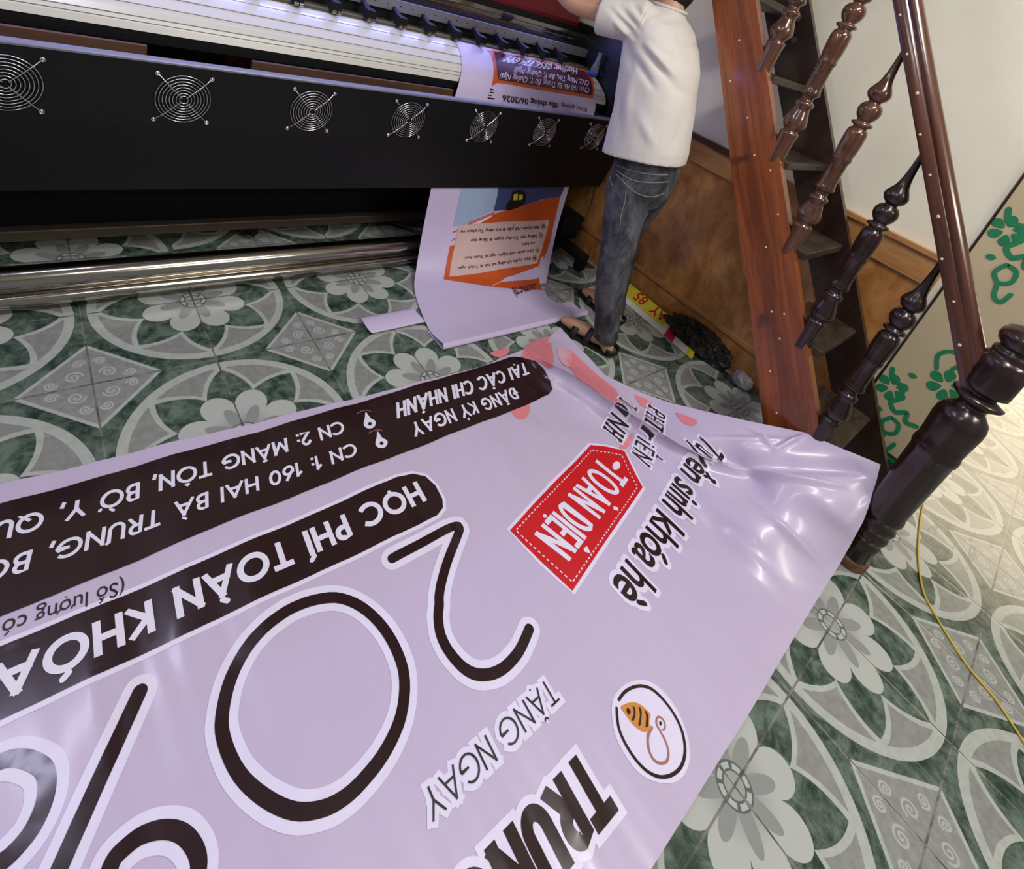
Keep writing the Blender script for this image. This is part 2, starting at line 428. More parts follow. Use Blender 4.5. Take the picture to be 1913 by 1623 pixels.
M['bag'] = bag_material()
BANNER_DRAPE = [[-1.0,-1.62,-1.0,-1.62,0.004],[-1.0,-1.385,-1.0,-1.385,0.004],[-1.0,-1.15,-1.0,-1.15,0.004],[-1.0,-0.915,-1.0,-0.915,0.004],[-1.0,-0.68,-1.0,-0.68,0.004],[-1.0,-0.445,-1.0,-0.445,0.004],[-1.0,-0.21,-1.0,-0.21,0.004],[-0.72,-1.62,-0.72,-1.62,0.004],[-0.72,-1.385,-0.72,-1.385,0.004],[-0.72,-1.15,-0.72,-1.15,0.004],[-0.72,-0.915,-0.72,-0.915,0.004],[-0.72,-0.68,-0.72,-0.68,0.004],[-0.72,-0.445,-0.72,-0.445,0.004],[-0.72,-0.21,-0.72,-0.21,0.004],[-0.44,-1.62,-0.44,-1.62,0.004],[-0.44,-1.385,-0.44,-1.385,0.004],[-0.44,-1.15,-0.44,-1.15,0.004],[-0.44,-0.915,-0.44,-0.915,0.004],[-0.44,-0.68,-0.44,-0.68,0.004],[-0.44,-0.445,-0.44,-0.445,0.004],[-0.44,-0.21,-0.44,-0.21,0.004],[-0.16,-1.62,-0.16,-1.62,0.004],[-0.16,-1.385,-0.16,-1.385,0.004],[-0.16,-1.15,-0.16,-1.15,0.004],[-0.16,-0.915,-0.16,-0.915,0.004],[-0.16,-0.68,-0.16,-0.68,0.004],[-0.16,-0.445,-0.16,-0.445,0.004],[-0.16,-0.21,-0.16,-0.21,0.004],[0.12,-1.62,0.12,-1.62,0.004],[0.12,-1.385,0.12,-1.385,0.004],[0.12,-1.15,0.12,-1.15,0.004],[0.12,-0.915,0.12,-0.915,0.004],[0.12,-0.68,0.12,-0.68,0.004],[0.12,-0.445,0.12,-0.445,0.004],[0.12,-0.21,0.12,-0.21,0.004],[0.4,-1.62,0.4,-1.62,0.004],[0.4,-1.385,0.4,-1.385,0.004],[0.4,-1.15,0.4,-1.15,0.004],[0.4,-0.915,0.4,-0.915,0.004],[0.4,-0.68,0.4,-0.68,0.004],[0.4,-0.445,0.4,-0.445,0.004],[0.4,-0.21,0.4,-0.21,0.004],[0.68,-1.62,0.68,-1.62,0.004],[0.68,-1.385,0.68,-1.385,0.004],[0.68,-1.15,0.68,-1.15,0.004],[0.68,-0.915,0.68,-0.915,0.004],[0.68,-0.68,0.68,-0.68,0.004],[0.68,-0.445,0.68,-0.445,0.004],[0.68,-0.21,0.68,-0.21,0.004],[0.96,-1.62,0.96,-1.62,0.004],[0.96,-1.385,0.96,-1.385,0.004],[0.96,-1.15,0.96,-1.15,0.004],[0.96,-0.915,0.96,-0.915,0.004],[0.96,-0.68,0.96,-0.68,0.004],[0.96,-0.445,0.96,-0.445,0.004],[0.96,-0.21,0.96,-0.21,0.004],[1.24,-1.62,1.24,-1.62,0.004],[1.24,-1.385,1.24,-1.385,0.004],[1.24,-1.15,1.24,-1.15,0.004],[1.24,-0.915,1.24,-0.915,0.004],[1.24,-0.68,1.24,-0.68,0.004],[1.24,-0.445,1.24,-0.445,0.004],[1.24,-0.21,1.24,-0.21,0.004],[1.4072,-0.3363,1.4026,-0.3395,0.004],[1.2715,-0.3727,1.2673,-0.3758,0.004],[1.4111,-0.4204,1.4065,-0.4233,0.004],[1.4527,-0.5756,1.448,-0.5781,0.004],[1.4918,-0.7214,1.487,-0.7235,0.004],[1.5178,-0.8671,1.5129,-0.8688,0.004],[1.3196,-0.9483,1.3153,-0.9498,0.004],[1.4985,-0.9592,1.4937,-0.9607,0.004],[1.5024,-1.1003,1.4976,-1.1013,0.004],[1.506,-1.2295,1.5012,-1.2301,0.004],[1.3301,-1.2724,1.3257,-1.2729,0.004],[1.3734,-1.3985,1.3689,-1.3987,0.004],[1.2885,-1.4757,1.2843,-1.4756,0.004],[1.3245,-1.5399,1.3201,-1.5396,0.004],[1.094,-1.4965,1.0903,-1.4964,0.004],[1.4644,-1.5458,1.4596,-1.5455,0.004],[1.5714,-0.3,1.5663,-0.3033,0.004],[1.3932,-0.2977,1.3887,-0.301,0.004],[1.459,-0.3497,1.4236,-0.3734,0.03],[1.4841,-0.4453,1.4386,-0.4727,0.038],[1.5178,-0.5281,1.4665,-0.5559,0.042],[1.5507,-0.6087,1.4933,-0.6366,0.046],[1.5754,-0.6876,1.5122,-0.7151,0.05],[1.6019,-0.7593,1.5326,-0.7862,0.054],[1.6324,-0.834,1.5541,-0.8607,0.06],[1.6897,-0.9534,1.5888,-0.9805,0.075],[1.7737,-1.0765,1.6402,-1.1024,0.095],[1.8771,-1.1867,1.7071,-1.2091,0.115],[1.5637,-0.3625,1.5386,-0.3781,0.02],[1.5849,-0.4797,1.5519,-0.4978,0.026],[1.623,-0.5752,1.5815,-0.5953,0.032],[1.6652,-0.6636,1.6054,-0.6891,0.045],[1.6959,-0.7579,1.6216,-0.7854,0.055],[1.7677,-0.8748,1.6486,-0.9102,0.085],[1.8773,-0.9915,1.6703,-1.0382,0.14],[2.0287,-1.1123,1.7272,-1.1594,0.19],[2.1838,-1.236,1.7849,-1.2735,0.235],[1.6399,-0.2758,1.632,-0.2809,0.006],[1.7389,-0.2421,1.6698,-0.2855,0.05],[1.7279,-0.3779,1.6661,-0.4126,0.045],[1.7158,-0.5584,1.6476,-0.5905,0.05],[1.7889,-0.6871,1.6827,-0.7283,0.075],[1.8869,-0.7943,1.716,-0.8488,0.115],[2.0288,-0.9031,1.7591,-0.9705,0.17],[2.2003,-1.0281,1.8073,-1.0988,0.23],[2.4325,-1.1862,1.8984,-1.2418,0.285],[2.5344,-1.3233,1.9114,-1.3545,0.32],[2.651,-1.4657,1.9447,-1.4643,0.348],[2.4016,-1.4991,1.9015,-1.4916,0.27],[2.1718,-1.5265,1.8509,-1.5176,0.19],[2.005,-1.5333,1.8166,-1.5271,0.12],[1.8383,-1.5398,1.7584,-1.5367,0.055],[1.6515,-1.5421,1.6251,-1.5409,0.02],[1.4644,-1.5458,1.4573,-1.5454,0.006],[1.5787,-0.99,1.5407,-1.0,0.03],[1.6286,-1.1138,1.557,-1.1274,0.055],[1.703,-1.2294,1.5878,-1.2434,0.085],[1.8995,-1.2881,1.6753,-1.3065,0.15],[2.2177,-1.3606,1.7874,-1.3783,0.25],[2.085,-1.4486,1.7596,-1.4502,0.2],[1.7945,-1.3947,1.6383,-1.3998,0.11],[1.6461,-1.3405,1.5541,-1.3465,0.07],[1.8098,-1.4851,1.6881,-1.4836,0.085],[1.6046,-1.4721,1.5661,-1.4719,0.03]]
BANNER_CREST = [[1.4588,-0.3428],[1.4889,-0.4403],[1.5226,-0.5234],[1.5555,-0.6043],[1.5803,-0.6835],[1.6043,-0.7574],[1.6324,-0.834],[1.6872,-0.955],[1.7711,-1.0779],[1.8771,-1.1867]]
BANNER_FOLDS = [[1.7646,-1.0203,2.4844,-1.4092,-0.04,0.04],[1.6801,-1.0349,2.2738,-1.4077,0.02,0.015],[2.1353,-1.0392,2.1615,-1.1636,0.016,0.011],[2.4324,-1.1989,2.1549,-1.1665,0.016,0.011],[1.7837,-1.2216,1.7813,-1.5137,0.014,0.02],[1.8164,-1.4057,1.7887,-1.5293,-0.012,0.013],[1.5553,-1.2438,1.5309,-1.4848,0.007,0.03],[1.9487,-1.4939,2.3662,-1.5088,0.008,0.014],[1.8263,-0.9702,2.3168,-1.1818,0.01,0.016]]
BANNER_FAR = [[-0.9,-0.237],[-0.1956,-0.2678],[0.1159,-0.2835],[0.7307,-0.316],[1.1901,-0.3326],[1.5238,-0.2963],[1.6399,-0.2758],[1.7389,-0.2421]]
BANNER_RIGHT = [[1.7389,-0.2421],[1.7279,-0.3779],[1.7158,-0.5584],[1.7889,-0.6871],[1.8869,-0.7943],[2.0288,-0.9031],[2.2003,-1.0281],[2.4325,-1.1862],[2.5344,-1.3233],[2.651,-1.4657]]
BANNER_NEAR = [[-0.9,-1.575],[0.6874,-1.5594],[1.1284,-1.5543],[1.4644,-1.5458],[1.6515,-1.5421],[1.8383,-1.5398],[2.005,-1.5333],[2.1718,-1.5265],[2.4016,-1.4991],[2.651,-1.4657]]
BAR_ADDRESS = [[-0.9,-0.31079999999999997],[-0.1962,-0.3228],[0.1084,-0.3271],[0.5366,-0.3332],[1.1883,-0.3351],[1.3359,-0.3298],[1.3981,-0.3468],[1.4455,-0.3825],[1.4498,-0.4335],[1.4286,-0.4963],[1.3964,-0.5398],[1.3489,-0.5605],[1.2812,-0.5635],[1.0176,-0.5633],[0.6073,-0.563],[0.1772,-0.5667],[-0.1992,-0.5804],[-0.9,-0.5804]]
BAR_COURSE = [[-0.9,-0.6162],[-0.1998,-0.6362],[0.0551,-0.6359],[0.4166,-0.6326],[0.6438,-0.6285],[0.6926,-0.6389],[0.7229,-0.6606],[0.7351,-0.6994],[0.7309,-0.7448],[0.717,-0.7692],[0.6886,-0.7821],[0.6267,-0.7825],[0.3593,-0.7755],[0.0327,-0.7654],[-0.2012,-0.7599],[-0.9,-0.7599]]
TWO = [[0.5208,-0.8288],[0.6119,-0.8292],[0.7147,-0.8294],[0.7277,-0.8405],[0.7087,-0.8564],[0.6471,-0.8998],[0.6036,-0.9366],[0.5804,-0.9618],[0.571,-0.9767],[0.5529,-1.0007],[0.5393,-1.035],[0.5395,-1.0754],[0.5537,-1.1191],[0.5811,-1.1472],[0.6248,-1.1624],[0.6823,-1.1562],[0.7396,-1.1325]]
ZERO = [[0.3635,-0.8466],[0.4066,-0.8906],[0.4319,-0.9509],[0.4372,-1.016],[0.4249,-1.0666],[0.389,-1.1138],[0.3404,-1.1436],[0.2951,-1.1573],[0.2494,-1.1617],[0.2078,-1.1536],[0.168,-1.1306],[0.1323,-1.0868],[0.1055,-1.0336],[0.0957,-0.9772],[0.1016,-0.9357],[0.1315,-0.8837],[0.1796,-0.8442],[0.2412,-0.825],[0.3022,-0.8245]]
SLASH = [[-0.011,-0.825],[-0.0807,-0.9211],[-0.142,-1.0075],[-0.1714,-1.0498]]
PCT_A = [[-0.2019,-0.821],[-0.1877,-0.8248],[-0.169,-0.8383],[-0.1514,-0.8611],[-0.1463,-0.8831],[-0.151,-0.9097],[-0.1655,-0.9333],[-0.1837,-0.9459],[-0.2034,-0.9513],[-0.2262,-0.9452],[-0.2459,-0.9256],[-0.2561,-0.8954],[-0.2531,-0.8611],[-0.2391,-0.828],[-0.2208,-0.8175]]
PCT_B = [[-0.0775,-1.0352],[-0.0632,-1.0293],[-0.0389,-1.0272],[-0.0114,-1.0378],[0.0106,-1.0574],[0.0233,-1.0849],[0.0241,-1.1094],[0.0103,-1.1321],[-0.0151,-1.1414],[-0.0445,-1.1346],[-0.0705,-1.1106],[-0.0861,-1.08],[-0.0861,-1.052]]
LOGO_RING = [[0.8369,-1.3529],[0.8651,-1.3513],[0.8997,-1.3611],[0.9237,-1.3795],[0.9349,-1.4044],[0.9385,-1.4341],[0.9344,-1.4603],[0.9234,-1.4813],[0.9032,-1.4992],[0.8748,-1.509],[0.8451,-1.5068],[0.8165,-1.495],[0.7967,-1.4774],[0.7859,-1.4556],[0.7827,-1.43],[0.7856,-1.4042],[0.7949,-1.3832],[0.8183,-1.3607]]
LOGO_DISC = [[0.7993,-1.3603],[0.8255,-1.344],[0.8614,-1.3401],[0.8982,-1.348],[0.9317,-1.368],[0.952,-1.4006],[0.9544,-1.4419],[0.9401,-1.4769],[0.9181,-1.5033],[0.8854,-1.5191],[0.8473,-1.5197],[0.8116,-1.5032],[0.7825,-1.478],[0.7692,-1.4483],[0.7692,-1.4096],[0.7793,-1.3826]]
BEE_BODY = [[0.8288,-1.3643],[0.8456,-1.3669],[0.8643,-1.3744],[0.8768,-1.3868],[0.8823,-1.4017],[0.8838,-1.414],[0.8762,-1.4169],[0.8652,-1.4249],[0.871,-1.4286],[0.8617,-1.4301],[0.848,-1.4271],[0.8378,-1.4189],[0.8304,-1.4034],[0.8287,-1.3858],[0.8283,-1.3725]]
BEE_STRIPES = [[[0.8418,-1.3741],[0.8456,-1.3793],[0.8435,-1.3837],[0.8366,-1.3851],[0.8343,-1.3808],[0.8374,-1.3762]],[[0.8576,-1.379],[0.8602,-1.3844],[0.8534,-1.3916],[0.8429,-1.3964],[0.8344,-1.3976],[0.8357,-1.3938],[0.8459,-1.3908],[0.8531,-1.3858]],[[0.8702,-1.3885],[0.8713,-1.395],[0.864,-1.4019],[0.8515,-1.4091],[0.8432,-1.4122],[0.8406,-1.4089],[0.8523,-1.404],[0.8628,-1.3974]],[[0.8779,-1.4009],[0.8782,-1.4087],[0.8719,-1.4161],[0.8599,-1.4235],[0.8537,-1.4215],[0.8669,-1.4131],[0.8735,-1.4077]]]
BEE_LOOP = [[0.8673,-1.43],[0.8488,-1.433],[0.8357,-1.4408],[0.826,-1.4522],[0.823,-1.4658],[0.829,-1.4764],[0.8401,-1.4834],[0.8505,-1.4849],[0.8625,-1.4805],[0.8712,-1.472],[0.8771,-1.4579],[0.8798,-1.4432],[0.8826,-1.432],[0.8921,-1.4266],[0.9002,-1.4288],[0.9039,-1.4367],[0.9,-1.4446],[0.8919,-1.4489],[0.8856,-1.4468]]
BEE_EYE = [[0.8914,-1.4337],[0.895,-1.4356],[0.8939,-1.439],[0.889,-1.4406],[0.8874,-1.4378]]
TAG = [[1.3314,-0.8079],[1.3857,-0.8412],[1.4413,-0.8825],[1.4159,-0.9462],[1.3884,-1.0113],[1.1299,-1.0716],[0.9094,-1.1248],[0.8838,-1.0246],[0.8574,-0.913],[1.0869,-0.8584]]
TAG_STITCH = [[1.319,-0.8246],[1.415,-0.8907],[1.3688,-1.0022],[0.924,-1.1096],[0.8737,-0.9211]]
TAG_HOLE = [[1.3784,-0.9162],[1.37,-0.9206],[1.36,-0.922],[1.351,-0.9201],[1.3455,-0.9155],[1.3448,-0.9093],[1.3491,-0.9031],[1.3574,-0.8987],[1.3674,-0.8972],[1.3766,-0.899],[1.3823,-0.9037],[1.3829,-0.91]]
PINK = [[[1.2727,-0.2795],[1.3777,-0.2791],[1.3508,-0.308],[1.3119,-0.3154],[1.2793,-0.3047]],[[1.1626,-0.5563],[1.244,-0.5605],[1.2138,-0.5978],[1.1824,-0.6117],[1.1552,-0.606],[1.1502,-0.5806]],[[1.5079,-0.2842],[1.6371,-0.2788],[1.4915,-0.3498],[1.3896,-0.3674],[1.407,-0.3329]],[[1.4371,-0.3562],[1.6065,-0.3107],[1.4843,-0.4519],[1.4584,-0.4035]],[[1.6469,-0.3673],[1.6727,-0.4472],[1.6754,-0.561],[1.6863,-0.6462],[1.6492,-0.7007],[1.5924,-0.7089],[1.5603,-0.5937],[1.5422,-0.5142]],[[1.7558,-0.6973],[1.7957,-0.7564],[1.7804,-0.7877],[1.7345,-0.7577],[1.7356,-0.7336]],[[1.866,-0.8424],[1.9293,-0.9102],[1.9028,-0.9236],[1.8677,-0.9183],[1.8484,-0.8898]],[[1.4198,-0.8658],[1.5713,-0.831],[1.5176,-0.8618],[1.4598,-0.8756]]]
PINK_SOFT = [[[1.6117,-0.3489],[1.66,-0.4004],[1.5644,-0.4727],[1.5489,-0.4406]]]
PINS = [[[[0.6669,-0.3755],[0.6689,-0.4053],[0.6775,-0.4188],[0.6758,-0.4297],[0.6653,-0.4406],[0.6519,-0.4426],[0.6396,-0.4361],[0.6367,-0.4229],[0.6444,-0.4094],[0.6553,-0.3945]],[[0.663,-0.4276],[0.6597,-0.4311],[0.6553,-0.4319],[0.6518,-0.4296],[0.6509,-0.4252],[0.653,-0.4209],[0.6571,-0.4186],[0.6614,-0.4194],[0.6637,-0.4229]],[[0.6364,-0.3737],[0.6562,-0.3689],[0.6735,-0.3725],[0.6833,-0.3812]]],[[[0.6664,-0.4598],[0.6683,-0.4879],[0.6766,-0.5009],[0.6751,-0.511],[0.6649,-0.521],[0.6518,-0.5225],[0.6399,-0.516],[0.6371,-0.5035],[0.6446,-0.4909],[0.6551,-0.4773]],[[0.6626,-0.5086],[0.6594,-0.5119],[0.6551,-0.5124],[0.6517,-0.5102],[0.6508,-0.5061],[0.6529,-0.502],[0.6569,-0.5],[0.661,-0.5009],[0.6633,-0.5043]],[[0.6368,-0.4572],[0.656,-0.4533],[0.6727,-0.4572],[0.6823,-0.4656]]]]
BANNER_TEXT = [('TẠI CÁC CHI NHÁNH', 'TẠI CÁC CHI NHÁNH', [1.3831,-0.3783],[0.7779,-0.3778],[1.3523,-0.4413]), ('ĐĂNG KÝ NGAY', 'ĐĂNG KÝ NGAY', [1.2377,-0.4728],[0.7789,-0.4717],[1.2246,-0.528]), ('CN 1: 160 HAI BÀ TRƯNG, BỜ Y, QUẢNG NGÃI', 'CN 1: 160 HAI BÀ TRƯNG', [0.581,-0.4745],[-0.1054,-0.462],[0.5714,-0.5191]), ('CN 2: MĂNG TÔN, BỜ Y, QUẢNG NGÃI', 'CN 2: MĂNG TÔN', [0.5799,-0.3844],[0.0954,-0.3755],[0.5714,-0.4316]), ('HỌC PHÍ TOÀN KHÓA HÈ', 'HỌC PHÍ TOÀN', [0.6883,-0.6654],[0.0701,-0.6662],[0.6851,-0.7321]), ('(Số lượng có hạn)', '(Số lượng có', [-0.0056,-0.6021],[-0.1948,-0.5913],[-0.0031,-0.6326]), ('TẶNG NGAY', 'TẶNG NGAY', [0.7086,-1.2311],[0.3658,-1.2325],[0.7073,-1.2767]), ('TRUNG TÂM', 'TRU', [0.6916,-1.3631],[0.4973,-1.3592],[0.6898,-1.4712]), ('TOÀN DIỆN', 'TOÀN DIỆN', [1.3254,-0.8563],[0.9154,-0.9555],[1.3644,-0.9666]), ('Tuyển sinh khóa hè', 'Tuyển sinh khóa hè', [1.8793,-0.9695],[1.0304,-1.1684],[1.9184,-1.0649]), ('TaNH', 'TaNH', [1.6777,-0.6776],[1.4513,-0.7681],[1.6933,-0.7599]), ('PHTriỂN', 'PHTriỂN', [1.7738,-0.7636],[1.4712,-0.898],[1.7987,-0.8372])]
MEDIA_LEFT = [[1.3855,0.7,1.036],[1.3825,0.63,1.01],[1.3628,0.57,0.98],[1.3462,0.53,0.954],[1.3244,0.491,0.915],[1.3031,0.462,0.845],[1.2556,0.4,0.62],[1.2429,0.36,0.432],[1.2554,0.345,0.2143],[1.2354,0.285,0.0478],[1.1644,0.16,0.012],[1.0966,-0.0692,0.008],[1.086,-0.1919,0.028]]
MEDIA_RIGHT = [[2.257,0.7,1.036],[2.3025,0.63,1.01],[2.2988,0.57,0.98],[2.299,0.53,0.954],[2.2846,0.491,0.915],[2.2877,0.462,0.845],[2.2075,0.4,0.62],[2.1917,0.36,0.4263],[2.1351,0.285,0.1905],[1.9691,0.1,0.0105],[1.8585,0.0009,0.012],[1.8646,-0.0867,0.008],[1.9688,-0.2065,0.028]]
M_PLATE_EDGE = [[0.216,0.3345],[0.4559,0.2143],[0.7026,0.1972],[0.9768,0.1777],[1.1018,0.2004],[1.0622,0.8385],[1.0275,2.0306],[0.9965, 3.2167],[0.9816, 3.9022],[0.7247, 3.9104],[0.4978, 3.911],[0.2925, 3.8723],[0.2291, 3.9242],[0.204, 4.1773],[0.1968, 4.3782],[0.1991, 3.2081],[0.2083,1.6496]]
M_PLATE = [[0.2575,0.4451],[0.4403,0.4077],[0.682,0.4033],[0.9372,0.4265],[1.0584,0.4487],[1.0306,1.0053],[1.0067,2.0867],[0.9823, 3.0658],[0.9688, 3.5754],[0.724, 3.5777],[0.4961, 3.597],[0.2903, 3.6142],[0.239, 3.6488],[0.2232, 3.2421],[0.2263,2.0146],[0.234,1.0799]]
M_TEXT = [('Hotline: 0356.774.899', [0.9972,0.293],[0.3643,0.5974],[0.9024,1.0464]), ('CN2: Măng Tôn, Bờ Y, Quảng Ngãi', [0.9967,1.5423],[0.3672,1.7065],[0.9658,2.2736]), ('CN1: 160 Hai Bà Trưng, Bờ Y, Quảng Ngãi', [0.9578,2.638],[0.2508,2.8228],[0.9416, 3.3496]), ('Khai giảng:', [0.9214, 4.7927],[0.6979, 4.7452],[0.9304, 4.98]), ('đầu tháng 06/2026', [0.6793, 4.7644],[0.2758, 4.7815],[0.688, 4.9865])]
M_BLACKBITS = [[[0.1906, 4.7017],[0.2208, 4.699],[0.2211, 4.7494],[0.1917, 4.7739]],[[0.1865, 4.843],[0.2133, 4.837],[0.2123, 4.8842],[0.1872, 4.8987]],[[0.1885, 4.9485],[0.2337, 4.9468],[0.2333, 4.9941],[0.1902, 4.9996]],[[0.189, 4.4788],[0.2119, 4.5104],[0.2122, 4.5939],[0.195, 4.6395]]]
M_LIGHTBLUE = [[0.1782, 6.739],[0.4184, 6.7284],[0.4365, 7.234],[0.4371, 7.5243],[0.3612, 7.6571],[0.2769, 7.8509],[0.1877, 7.91],[0.1849, 7.6136],[0.1823, 7.1315]]
M_DARKBLUE = [[0.4184, 6.7284],[0.949, 6.7055],[0.9564, 7.0567],[0.9451, 7.2331],[0.8041, 7.2806],[0.6663, 7.4146],[0.5346, 7.5365],[0.4396, 7.5532],[0.4365, 7.234]]
M_ORANGE = [[0.944, 7.2229],[0.9572, 7.7271],[0.9626, 8.2206],[0.9411, 8.5417],[0.9061, 8.7323],[0.9265, 8.9751],[0.9956, 9.8096],[0.8114, 9.8192],[0.5733, 9.6837],[0.4422, 9.5598],[0.3149, 9.4651],[0.1978, 9.3868],[0.1943, 8.3694],[0.2243, 8.3471],[0.2826, 7.851],[0.4424, 7.6205],[0.6663, 7.4146],[0.8052, 7.2905]]
M_WHITEGAP = [[0.9112, 8.5367],[0.9353, 8.5181],[0.9169, 8.7763],[0.7825, 8.8959],[0.6798, 9.1705],[0.9237, 8.9886],[0.9258, 9.0284],[0.6312, 9.2994],[0.5666, 9.6542],[0.5534, 9.6597],[0.6558, 9.0939],[0.8004, 8.8488],[0.9083, 8.714]]
M_BOX = [[0.3058, 7.8514],[0.5211, 7.8058],[0.9088, 7.7642],[0.9118, 8.085],[0.9016, 8.4329],[0.8825, 8.6654],[0.6082, 8.8408],[0.3643, 9.1],[0.2324, 9.2482],[0.2262, 8.645],[0.2259, 8.3276],[0.2227, 7.8902]]
M_STREAKS = [[[0.2762, 7.841],[0.4411, 7.6051],[0.4496, 7.5631],[0.2798, 7.8114]],[[0.3058, 7.8514],[0.4379, 7.6397],[0.4351, 7.6782],[0.3633, 7.8325]],[[0.1925, 8.0329],[0.223, 7.9816],[0.2238, 8.0124],[0.1922, 8.0735]],[[0.1939, 8.2323],[0.224, 8.1722],[0.2245, 8.1957],[0.1947, 8.2616]]]
M_PACK = [[0.5237, 7.4882],[0.5239, 7.3531],[0.5453, 7.2755],[0.5375, 7.1159],[0.5681, 7.065],[0.6207, 7.0757],[0.6464, 7.178],[0.6571, 7.3561],[0.6188, 7.4713],[0.5768, 7.5087],[0.5483, 7.5464]]
M_PACKWIN = [[[0.5514, 7.1666],[0.5816, 7.1468],[0.592, 7.2961],[0.5607, 7.3052]],[[0.594, 7.1772],[0.6224, 7.1676],[0.6304, 7.2871],[0.6018, 7.2963]]]
M_HTEXT = [('Rèn luyện Nề nếp & Kỹ năng Tự phục vụ', [0.8338, 7.9004],[0.2425, 8.0021],[0.8348, 7.9694]), ('Nâng cao Tư duy Logic & Sáng tạo', [0.8314, 8.1002],[0.3267, 8.2071],[0.832, 8.1651]), ('cơ bản', [0.8294, 8.2499],[0.7297, 8.2758],[0.8301, 8.3078]), ('Làm quen với Ngôn ngữ & Toán học', [0.8322, 8.3894],[0.313, 8.6082],[0.8324, 8.4513]), ('Rèn luyện kỹ năng xã hội & Thích nghi', [0.8211, 8.5379],[0.2809, 8.8779],[0.8221, 8.605]), ('CHƯƠNG TRÌ', [0.9158, 9.271],[0.7217, 9.7089],[0.9277, 9.7831])]
M_BULLETS = [[[0.8883, 7.9123],[0.8882, 7.9481],[0.8808, 7.9704],[0.8691, 7.9704],[0.8574, 7.9481],[0.8502, 7.9121],[0.8501, 7.8761],[0.8573, 7.854],[0.869, 7.854],[0.8809, 7.8762]],[[0.8874, 8.1066],[0.8869, 8.1395],[0.8794, 8.1596],[0.8677, 8.1599],[0.8563, 8.1401],[0.8495, 8.1072],[0.8498, 8.0734],[0.8572, 8.0521],[0.8688, 8.0519],[0.8804, 8.0729]],[[0.885, 8.4052],[0.8843, 8.4355],[0.8767, 8.4548],[0.8651, 8.4558],[0.8541, 8.4379],[0.8476, 8.4079],[0.8482, 8.3774],[0.8557, 8.358],[0.8673, 8.3572],[0.8785, 8.3752]],[[0.8757, 8.5617],[0.8749, 8.5931],[0.8673, 8.6135],[0.8559, 8.615],[0.8449, 8.5968],[0.8386, 8.566],[0.8393, 8.5347],[0.8468, 8.5147],[0.8582, 8.5135],[0.8693, 8.5314]]]
SHIRT_FOLDS = [([-0.466,1.4],[-0.33,1.336],-0.012,0.012), ([-0.438,1.422],[-0.322,1.361],-0.013,0.012), ([-0.4,1.451],[-0.331,1.406],-0.01,0.011), ([-0.431,1.361],[-0.344,1.321],0.009,0.01), ([-0.296,1.313],[-0.144,1.235],-0.016,0.013), ([-0.282,1.323],[-0.143,1.256],0.012,0.014), ([-0.304,1.263],[-0.186,1.188],-0.01,0.013), ([-0.173,1.37],[-0.085,1.386],-0.007,0.009), ([-0.372,1.303],[-0.3,1.229],-0.014,0.022), ([-0.212,1.318],[-0.14,1.308],-0.006,0.01), ([-0.299,1.112],[-0.259,0.99],-0.007,0.02), ([-0.197,1.076],[-0.102,0.994],0.007,0.02), ([-0.289,1.191],[-0.253,1.054],0.006,0.02), ([-0.052,1.135],[-0.032,1.007],-0.006,0.02), ([-0.29,1.415],[-0.181,1.476],-0.006,0.015), ([-0.147,1.229],[-0.072,1.201],-0.006,0.016)]
JEANS_SEAMS = [[[-0.2,0.813],[-0.153,0.801],[-0.102,0.786],[-0.035,0.788],[0.007,0.813]],[[-0.134,0.776],[-0.119,0.735],[-0.112,0.68],[-0.098,0.627]],[[-0.213,0.845],[-0.113,0.866],[-0.011,0.893]],[[-0.201,0.827],[-0.115,0.828],[0.001,0.866]],[[-0.22,0.785],[-0.193,0.764],[-0.181,0.769]]]
SHIRT_SEAMS = [[[-0.318,0.876],[-0.251,0.888],[-0.164,0.897],[-0.063,0.918],[0.0,0.952]],[[-0.366,1.277],[-0.323,1.188],[-0.289,1.094],[-0.268,0.992],[-0.252,0.925]],[[-0.335,1.434],[-0.338,1.398],[-0.333,1.355],[-0.326,1.322]]]
SHIRT_SLIT = [[-0.24,0.893],[-0.228,0.845]]
VIEW_AXIS = [[0.8825,0.4704,0.0],[0.4704,-0.8825,0.0]]

# ------------------------------------------------------------------ the setting
def struct(name, mb, mats, bevel=0):
    o = mb.build(name, mats, bevel=bevel); o['kind'] = 'structure'; return o


WX = 2.48            # right wall plane
struct('floor', MB().box((-4.5, -5.5, -.05), (7.0, 1.62, 0)), M['tile'])
struct('ceiling', MB().box((-4.5, -5.5, 3.0), (7.0, 1.62, 3.06)), M['ceiling'])
struct('wall_back', MB().box((-4.5, 1.56, 0), (2.6, 1.66, 3.0)), M['wall'])
struct('wall_right', MB().box((WX, -1.285, 0), (WX + .12, 1.56, 3.0)), M['wall'])


def wainscot(name, along, a0, a1, plane, sgn):
    """wood panelling: base panel, raised rails, dark cap; along = axis it runs, plane = wall face"""
    mb = MB()
    def bx(d0, d1, z0, z1, mi, e=0.0):
        lo, hi = sorted((plane + sgn * d0, plane + sgn * d1))
        if along == 'y': mb.box((lo, a0, z0), (hi, a1, z1), mi)
        else: mb.box((a0, lo, z0), (a1, hi, z1), mi)
    bx(.001, .012, 0, .96, 0)
    bx(.012, .022, .855, .945, 1); bx(.012, .026, .835, .855, 1)
    bx(.012, .020, .0, .135, 0); bx(.012, .024, .15, .172, 1)
    bx(.001, .034, .945, .966, 1 if along == 'y' else 2)
    return struct(name, mb, [M['wain'], M['wain_light'], M['wain_dark']])


wainscot('trim_1', 'y', -1.262, -.33, WX, -1)
wainscot('trim_2', 'x', -4.5, WX - .04, 1.56, -1)
